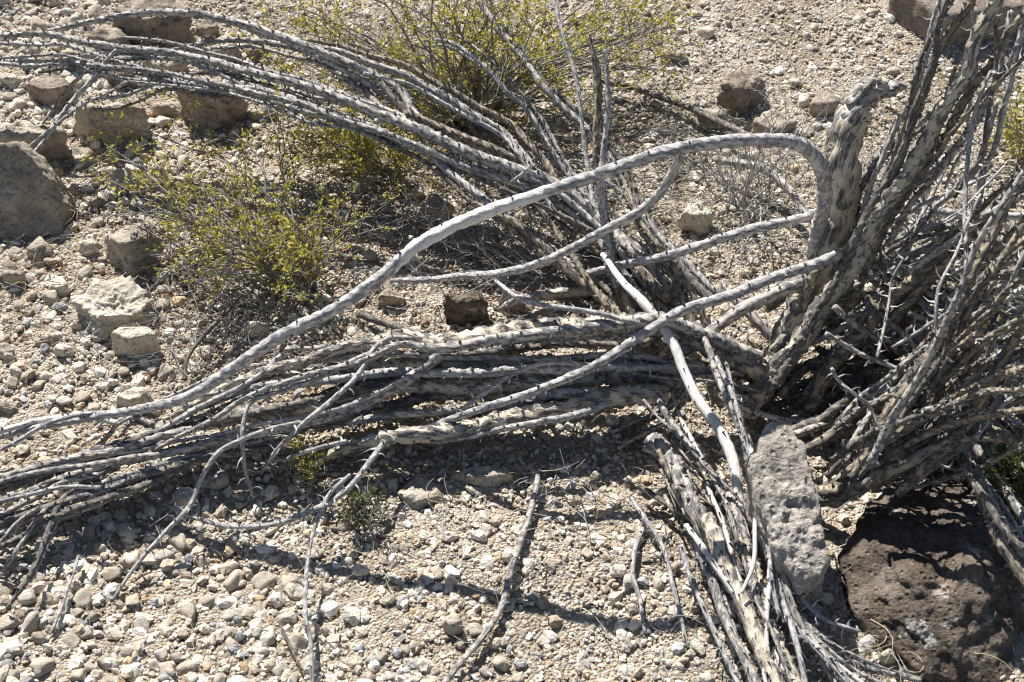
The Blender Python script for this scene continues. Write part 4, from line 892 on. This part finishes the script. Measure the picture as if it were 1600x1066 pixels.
# --- loose sticks on the gravel
make_stem(None, [(842, 735, .02, 10), (836, 770, .02, 14), (818, 835, .02, 15), (800, 890, .02, 16), (786, 940, .02, 15), (760, 985, .02, 15), (730, 1025, .018, 15), (690, 1072, .015, 13)], 'g', 'few', name='fallen_stick', label='grey curved stick lying alone on the pale gravel', cat='stick', relief=.3)
make_stem(None, [(124, 868, .03, 6), (112, 908, .025, 8), (98, 948, .02, 8), (84, 978, .015, 6), (76, 992, .01, 4)], 's', 'few', name='fallen_twig', label='short pale twig on the coarse gravel at bottom left', cat='twig')
make_stem(None, [(985, 775, .03, 8), (1010, 815, .03, 9), (1038, 858, .025, 9), (1054, 920, .02, 9), (1064, 965, .015, 8), (1076, 1012, .01, 6)], 's', 'thorn', name='thorny_twig', label='pale thorny twig lying left of the root butt', cat='twig')
make_stem(None, [(1005, 825, .015, 9), (992, 860, .015, 10), (988, 900, .015, 10), (1000, 940, .012, 9), (1006, 985, .01, 6)], 's', 'few', name='fallen_twig', label='knobbly grey twig curving beside the pale thorny twig', cat='twig')
make_stem(None, [(1002, 758, .03, 10), (1030, 780, .03, 12), (1062, 798, .03, 11), (1085, 812, .02, 8)], 'd', None, name='fallen_twig', label='dark short stick pointing at the root butt', cat='twig')
make_stem(None, [(436, 972, .015, 5), (448, 1000, .015, 6), (462, 1030, .012, 5), (470, 1046, .01, 4)], 'd', None, name='fallen_twig', label='small dark twig just left of the long thorny twig', cat='twig')
make_stem(None, [(560, 490, .02, 16), (620, 512, .025, 17), (660, 525, .03, 14)], 'd', None, name='fallen_stick', label='dark stick in shade under the bleached arch', cat='stick')
make_stem(None, [(288, 595, .02, 8), (292, 560, .03, 9), (318, 525, .04, 9), (352, 490, .05, 9), (378, 462, .06, 7)], 'd', None, name='fallen_stick', label='dark bent stick standing out from under the left bush', cat='stick')
make_stem(None, [(942, 128, .03, 10), (1000, 140, .03, 13), (1050, 158, .03, 14), (1100, 180, .04, 15), (1150, 205, .05, 14), (1180, 220, .06, 12)], 'd', 'few', name='fallen_stick', label='long dark stick on the slope leading to the arch top', cat='stick')
make_stem(None, [(1120, 250, .05, 18), (1190, 262, .06, 20), (1235, 300, .06, 20), (1262, 340, .05, 18)], 'g', 'few', name='fallen_stick', label='grey stick lying behind the hook of the arch', cat='stick')
make_stem(None, [(1270, 345, .08, 8), (1278, 375, .07, 10), (1282, 405, .05, 9)], 'w', None, name='fallen_twig', label='small white splinter behind the trunk', cat='twig')

# ------------------------------------------------------------------ bushes and twigs
def thin_tubes(curves, sides=3, segs=5):
    """many thin twigs joined: each curve is (control points, r0, r1)"""
    V, F = [], []; o = 0; a = np.arange(sides) * 2 * math.pi / sides
    for C, r0, r1 in curves:
        Pn = np.asarray(C, float)
        T, Nn, Bn = frames(Pn); n = len(Pn); R = np.linspace(r0, r1, n)
        v = Pn[:, None] + R[:, None, None] * (np.cos(a)[None, :, None] * Nn[:, None] + np.sin(a)[None, :, None] * Bn[:, None])
        V.append(v.reshape(-1, 3)); i = np.arange((n - 1) * sides).reshape(n - 1, sides); j = np.roll(i, -1, 1)
        F.append(np.concatenate([np.stack([i, j, j + sides], -1).reshape(-1, 3), np.stack([i, j + sides, i + sides], -1).reshape(-1, 3)]) + o)
        o += n * sides
    return np.concatenate(V), np.concatenate(F)

def unit(v): return v / (np.linalg.norm(v) + 1e-9)

def leaflets(pos, dirs, rng, size):
    """pairs of small folded leaflets"""
    k = len(pos); n = rng.normal(size=(k, 3)); n[:, 2] += 0.6
    d = dirs + 0.7 * rng.normal(size=(k, 3)); d /= np.linalg.norm(d, axis=1)[:, None]
    w = np.cross(d, n); w /= np.linalg.norm(w, axis=1)[:, None] + 1e-9; u = np.cross(w, d)
    s = size * rng.uniform(.6, 1.3, k)[:, None]
    V = np.stack([pos, pos + d * s * .5 + w * s * .24 + u * s * .08, pos + d * s, pos + d * s * .5 - w * s * .24 + u * s * .08], 1).reshape(-1, 3)
    b = (np.arange(k) * 4)[:, None]
    F = np.concatenate([b + np.array([[0, 1, 2]]), b + np.array([[0, 2, 3]])])
    t = np.repeat(np.clip(rng.normal(.45, .3, k), 0, 1), 4)
    return V, F, t

def bush(name, label, cat, base, tips, seed, nb, leaf, group=None, r0=.006, ntw=7, twl=(.05, .12), lsize=.010, lspace=.008, bare=0.0, stem_mat='bush_stem', leafmat='leaf', sub=2):
    """tips: list of (px, py, spread px, h lo, h hi, weight)"""
    rg = np.random.default_rng(seed); root = empty(name, base, label, cat, group)
    wts = np.array([t[5] for t in tips], float); wts /= wts.sum(); curves, LP, LD = [], [], []
    for b in range(nb):
        t = tips[rg.choice(len(tips), p=wts)]
        tip = P(t[0] + rg.normal() * t[2], t[1] + rg.normal() * t[2] * .6, rg.uniform(t[3], t[4]))
        st = base + np.array([rg.normal() * .02, rg.normal() * .02, 0.0]); d = tip - st; L = np.linalg.norm(d)
        mid1 = st + d * .33 + np.array([rg.normal() * .05 * L, rg.normal() * .05 * L, .10 * L]) ; mid2 = st + d * .68 + rg.normal(size=3) * .05 * L + np.array([0, 0, .06 * L])
        Rr = [r0 * rg.uniform(.6, 1.1), r0 * .62, r0 * .4, r0 * .2]
        V, F, bk, rd, fr = tube([st, mid1, mid2, tip], Rr, 6, .02, seed + b, .15, .012)
        attach('branch', V, F, M[stem_mat], root)
        Pn, Rn, T, _, _ = fr; n = len(Pn)
        for k in range(ntw):
            i = int(n * rg.uniform(.35, 1.0)) - 1; i = max(1, i)
            tl = rg.uniform(*twl); dd = unit(T[i] * .8 + rg.normal(size=3) * .7 + np.array([0, 0, .35]))
            q0 = Pn[i]; q1 = q0 + dd * tl * .5 + rg.normal(size=3) * tl * .08; q2 = q0 + dd * tl + rg.normal(size=3) * tl * .15 + np.array([0, 0, .1 * tl])
            tw = [(q0, q1, q2)]
            for s in range(sub):
                f = rg.uniform(.25, .9); a = q0 + (q2 - q0) * f; e2 = unit(dd + rg.normal(size=3) * .8 + np.array([0, 0, .2])); sl = tl * rg.uniform(.35, .6)
                tw.append((a, a + e2 * sl * .5 + rg.normal(size=3) * sl * .07, a + e2 * sl))
            for ti, (a, m, e) in enumerate(tw):
                curves.append((np.array([a, a * .5 + m * .5 + rg.normal(size=3) * .002, m, m * .5 + e * .5 + rg.normal(size=3) * .002, e]), .0013 if ti == 0 else .0009, .0005))
                if leaf and rg.random() > bare:
                    ln = np.linalg.norm(e - a); cnt = max(2, int(ln * leaf / lspace))
                    f = rg.uniform(.25, 1.05, cnt)[:, None]
                    p = a + (e - a) * f + (m - (a + e) / 2) * (4 * f * (1 - f))
                    LP.append(p + rg.normal(size=p.shape) * .003); LD.append(np.repeat(unit(e - a)[None], cnt, 0))
                    LP.append(p + rg.normal(size=p.shape) * .003); LD.append(np.repeat(unit(e - a)[None], cnt, 0))
    V, F = thin_tubes(curves); o = attach('twigs', V, F, M['bush_stem' if leaf else stem_mat], root); o['kind'] = 'stuff'
    if LP:
        V, F, t = leaflets(np.concatenate(LP), np.concatenate(LD), rg, lsize)
        o = attach('foliage', V, F, M[leafmat], root, {'tone': ('FLOAT', t)}, False); o['kind'] = 'stuff'
    return root

bush('creosote_bush', 'sparse yellow-green creosote bush beside the left boulders', 'bush', P(475, 460, 0),
     [(150, 250, 35, .05, .14, 2.2), (200, 330, 50, .05, .16, 2.6), (310, 280, 65, .06, .2, 2.4), (400, 230, 60, .06, .2, 2), (520, 230, 55, .06, .18, 2), (360, 350, 70, .06, .22, 2.4), (480, 420, 55, .06, .2, 3.4),
      (555, 350, 35, .06, .2, 1.6), (320, 410, 50, .05, .16, 1.6), (170, 185, 25, .06, .12, 1.3), (330, 165, 22, .06, .14, .9), (220, 400, 25, .04, .1, .8)], 301, 50, .62, 'creosote bushes', r0=.0034, ntw=5, lsize=.0105, bare=.22, twl=(.04, .10))
bush('creosote_bush', 'large green creosote bush at the top behind the grey bundle', 'bush', P(735, 195, 0),
     [(450, 50, 45, .05, .2, 5), (540, 30, 55, .08, .3, 3.4), (620, 70, 55, .12, .34, 3), (720, 20, 60, .15, .45, 3), (800, 50, 55, .15, .4, 3), (880, 50, 50, .15, .4, 3), (970, 40, 50, .10, .34, 3.6), (1060, 45, 40, .08, .26, 5), (1000, 110, 40, .06, .16, 1.6),
      (600, 150, 60, .05, .16, 3), (760, 140, 60, .06, .2, 2.5), (880, 120, 50, .08, .2, 2.5), (450, 100, 40, .05, .14, 2.4), (680, -50, 140, .25, .5, 2.4), (940, -50, 90, .25, .5, 2)], 302, 96, .52, 'creosote bushes', r0=.0048, ntw=5, twl=(.05, .13), lsize=.0115, bare=.2)
bush('creosote_bush', 'low scrap of yellow-green foliage under the grey bundle', 'bush', P(600, 270, 0),
     [(560, 240, 35, .04, .12, 1), (640, 260, 30, .04, .12, 1), (500, 230, 30, .04, .14, 1), (470, 205, 25, .05, .14, 1)], 303, 20, .9, 'creosote bushes', r0=.003, ntw=6, twl=(.04, .08))
bush('creosote_sprig', 'small green sprig growing in the gravel below the cream stems', 'bush', P(565, 800, 0),
     [(540, 790, 14, .02, .06, 1), (575, 775, 16, .03, .08, 1), (600, 790, 12, .02, .06, 1)], 304, 9, .8, None, r0=.0014, ntw=4, twl=(.015, .035), lsize=.0065, lspace=.006, leafmat='leaf_green')
bush('creosote_sprig', 'tiny green shoots poking out between the sprawling lower stems', 'bush', P(480, 740, 0),
     [(475, 700, 12, .03, .09, 1), (490, 725, 12, .02, .07, 1), (380, 650, 10, .03, .06, .4)], 305, 9, .9, None, r0=.0014, ntw=4, twl=(.015, .035), lsize=.007)
bush('creosote_bush', 'small dark green bush right of the big dark rock', 'bush', P(1572, 800, 0),
     [(1560, 740, 14, .05, .13, 1), (1580, 760, 14, .04, .12, 1), (1600, 720, 18, .06, .14, 1), (1548, 770, 10, .03, .08, .6)], 306, 18, 1.1, None, r0=.0025, ntw=6, twl=(.025, .06), lsize=.009, leafmat='leaf_green')
bush('creosote_bush', 'green shoots behind the fan stems at the right edge', 'bush', P(1570, 560, 0),
     [(1540, 520, 10, .04, .1, 1), (1560, 545, 14, .03, .1, 1), (1590, 500, 14, .05, .12, 1), (1560, 640, 10, .03, .1, .6)], 307, 14, 1.0, None, r0=.0025, ntw=5, twl=(.025, .06), lsize=.009)
bush('creosote_bush', 'yellow-green sprig on the right edge of the upper slope', 'bush', P(1612, 260, 0),
     [(1590, 190, 12, .06, .14, 1), (1600, 160, 14, .08, .16, 1), (1580, 220, 10, .04, .1, .7)], 308, 12, 1.0, None, r0=.002, ntw=5, twl=(.03, .07), lsize=.010)
bush('dead_shrub', 'tangle of leafless grey twigs behind the hook of the arch', 'shrub', P(1170, 330, 0),
     [(1100, 240, 40, .05, .2, 1), (1190, 230, 40, .05, .22, 1), (1110, 330, 40, .03, .12, 1.2), (1220, 300, 30, .05, .18, 1), (1240, 180, 40, .04, .14, 1), (1150, 380, 30, .03, .1, 1)], 309, 20, 0, None, r0=.003, ntw=5, twl=(.05, .12), stem_mat='twig', sub=2)
bush('dead_shrub', 'dead grey twigs spreading on the ground under the left bush', 'shrub', P(400, 490, 0),
     [(200, 470, 50, .02, .07, 1), (270, 520, 40, .02, .06, 1), (330, 470, 40, .02, .08, 1), (160, 400, 30, .02, .07, .6), (480, 470, 40, .02, .08, 1), (330, 560, 30, .02, .05, .7)], 310, 8, 0, None, r0=.002, ntw=4, twl=(.05, .12), stem_mat='twig', sub=2)
bush('dead_shrub', 'dead twigs scattered behind the fan on the right slope', 'shrub', P(1400, 330, 0),
     [(1380, 260, 40, .03, .1, 1), (1340, 300, 30, .03, .1, 1), (1430, 380, 40, .03, .1, 1), (1560, 560, 30, .03, .1, .7), (1300, 250, 30, .04, .12, .8)], 311, 18, 0, None, r0=.0022, ntw=6, twl=(.04, .1), stem_mat='twig_pale', sub=2)
bush('dead_shrub', 'low dead twigs sprawling behind the arch side branch', 'shrub', P(850, 440, 0),
     [(700, 400, 50, .02, .07, 1), (780, 350, 50, .02, .08, 1), (640, 340, 40, .02, .07, 1), (900, 380, 50, .03, .08, 1), (620, 460, 40, .02, .06, 1), (860, 480, 50, .02, .06, 1)], 313, 16, 0, None, r0=.0022, ntw=5, twl=(.05, .11), stem_mat='twig', sub=2)
bush('dead_shrub', 'fine bleached twigs under the top bush', 'shrub', P(690, 200, 0),
     [(620, 80, 40, .05, .2, 1), (700, 60, 50, .08, .25, 1), (760, 150, 40, .05, .2, 1), (560, 100, 40, .05, .18, 1), (660, 30, 40, .1, .3, 1)], 312, 16, 0, None, r0=.0028, ntw=6, twl=(.05, .14), stem_mat='twig_pale', sub=2)

# loose bits lying on the ground: dry twigs, straw, fallen leaves
def strewn(n, seed, areas, lo, hi, r, lift=.02):
    rg = np.random.default_rng(seed); cs = []; w = np.array([a[4] for a in areas], float); w /= w.sum()
    for k in range(n):
        a = areas[rg.choice(len(areas), p=w)]
        q = P(a[0] + rg.normal() * a[2], a[1] + rg.normal() * a[3], rg.uniform(.004, lift)); L = rg.uniform(lo, hi); th = rg.uniform(0, 6.283)
        d = np.array([math.cos(th), math.sin(th), rg.normal() * .18]) * L; b = np.array([-d[1], d[0], L * .3]) * rg.normal() * .25
        cs.append((np.array([q + d * s + b * 4 * s * (1 - s) for s in (0, .25, .5, .75, 1)]), r * rg.uniform(.6, 1.3), r * .4))
    return thin_tubes(cs, 3)
V, F = strewn(1500, 401, [(760, 400, 130, 60, 2.5), (1330, 250, 140, 80, 1.5), (1050, 180, 160, 70, 2.0), (300, 400, 160, 90, 1.2), (250, 480, 120, 60, 2), (600, 330, 120, 60, 1.2), (1150, 270, 110, 80, 2), (1400, 380, 120, 120, 1.5), (700, 130, 160, 60, 1.2), (850, 760, 200, 40, .8), (1250, 1000, 120, 60, .8), (500, 720, 250, 60, .8), (800, 900, 400, 150, .8)], .03, .12, .0010, .03)
tag(link('dry_twigs', mesh_np('dry_twigs', V, F), M['twig']), 'thin grey dry twigs strewn over the ground', 'twigs', kind='stuff')
V, F = strewn(380, 402, [(40, 510, 40, 30, 1.2), (120, 390, 100, 40, 1.5), (640, 280, 40, 30, 2), (380, 960, 60, 60, .8), (640, 880, 80, 60, .8), (940, 720, 120, 60, 1.2), (1380, 1000, 60, 40, .8), (800, 850, 300, 150, .7), (1200, 240, 120, 60, 1.2), (1420, 120, 150, 100, .8)], .02, .075, .0006, .03)
tag(link('dry_grass', mesh_np('dry_grass', V, F), M['straw']), 'pale straw stalks of dry grass on the ground', 'grass', kind='stuff')
rg = np.random.default_rng(403); LPp = []
for (cx, cy, sx, sy, n) in ((640, 380, 130, 60, 900), (520, 600, 160, 60, 500), (900, 430, 100, 50, 350), (560, 680, 140, 40, 300), (330, 420, 150, 70, 600), (720, 200, 160, 60, 500), (130, 410, 60, 20, 120), (1330, 620, 100, 60, 200)):
    for k in range(n): LPp.append(P(cx + rg.normal() * sx, cy + rg.normal() * sy, rg.uniform(.004, .014)))
V, F, t = leaflets(np.array(LPp), rg.normal(size=(len(LPp), 3)) * np.array([1, 1, .2]), rg, .009)
tag(link('leaf_litter', mesh_np('leaf_litter', V, F, None, False), M['litter']), 'orange-brown fallen leaf litter under the bushes', 'leaf litter', kind='stuff')
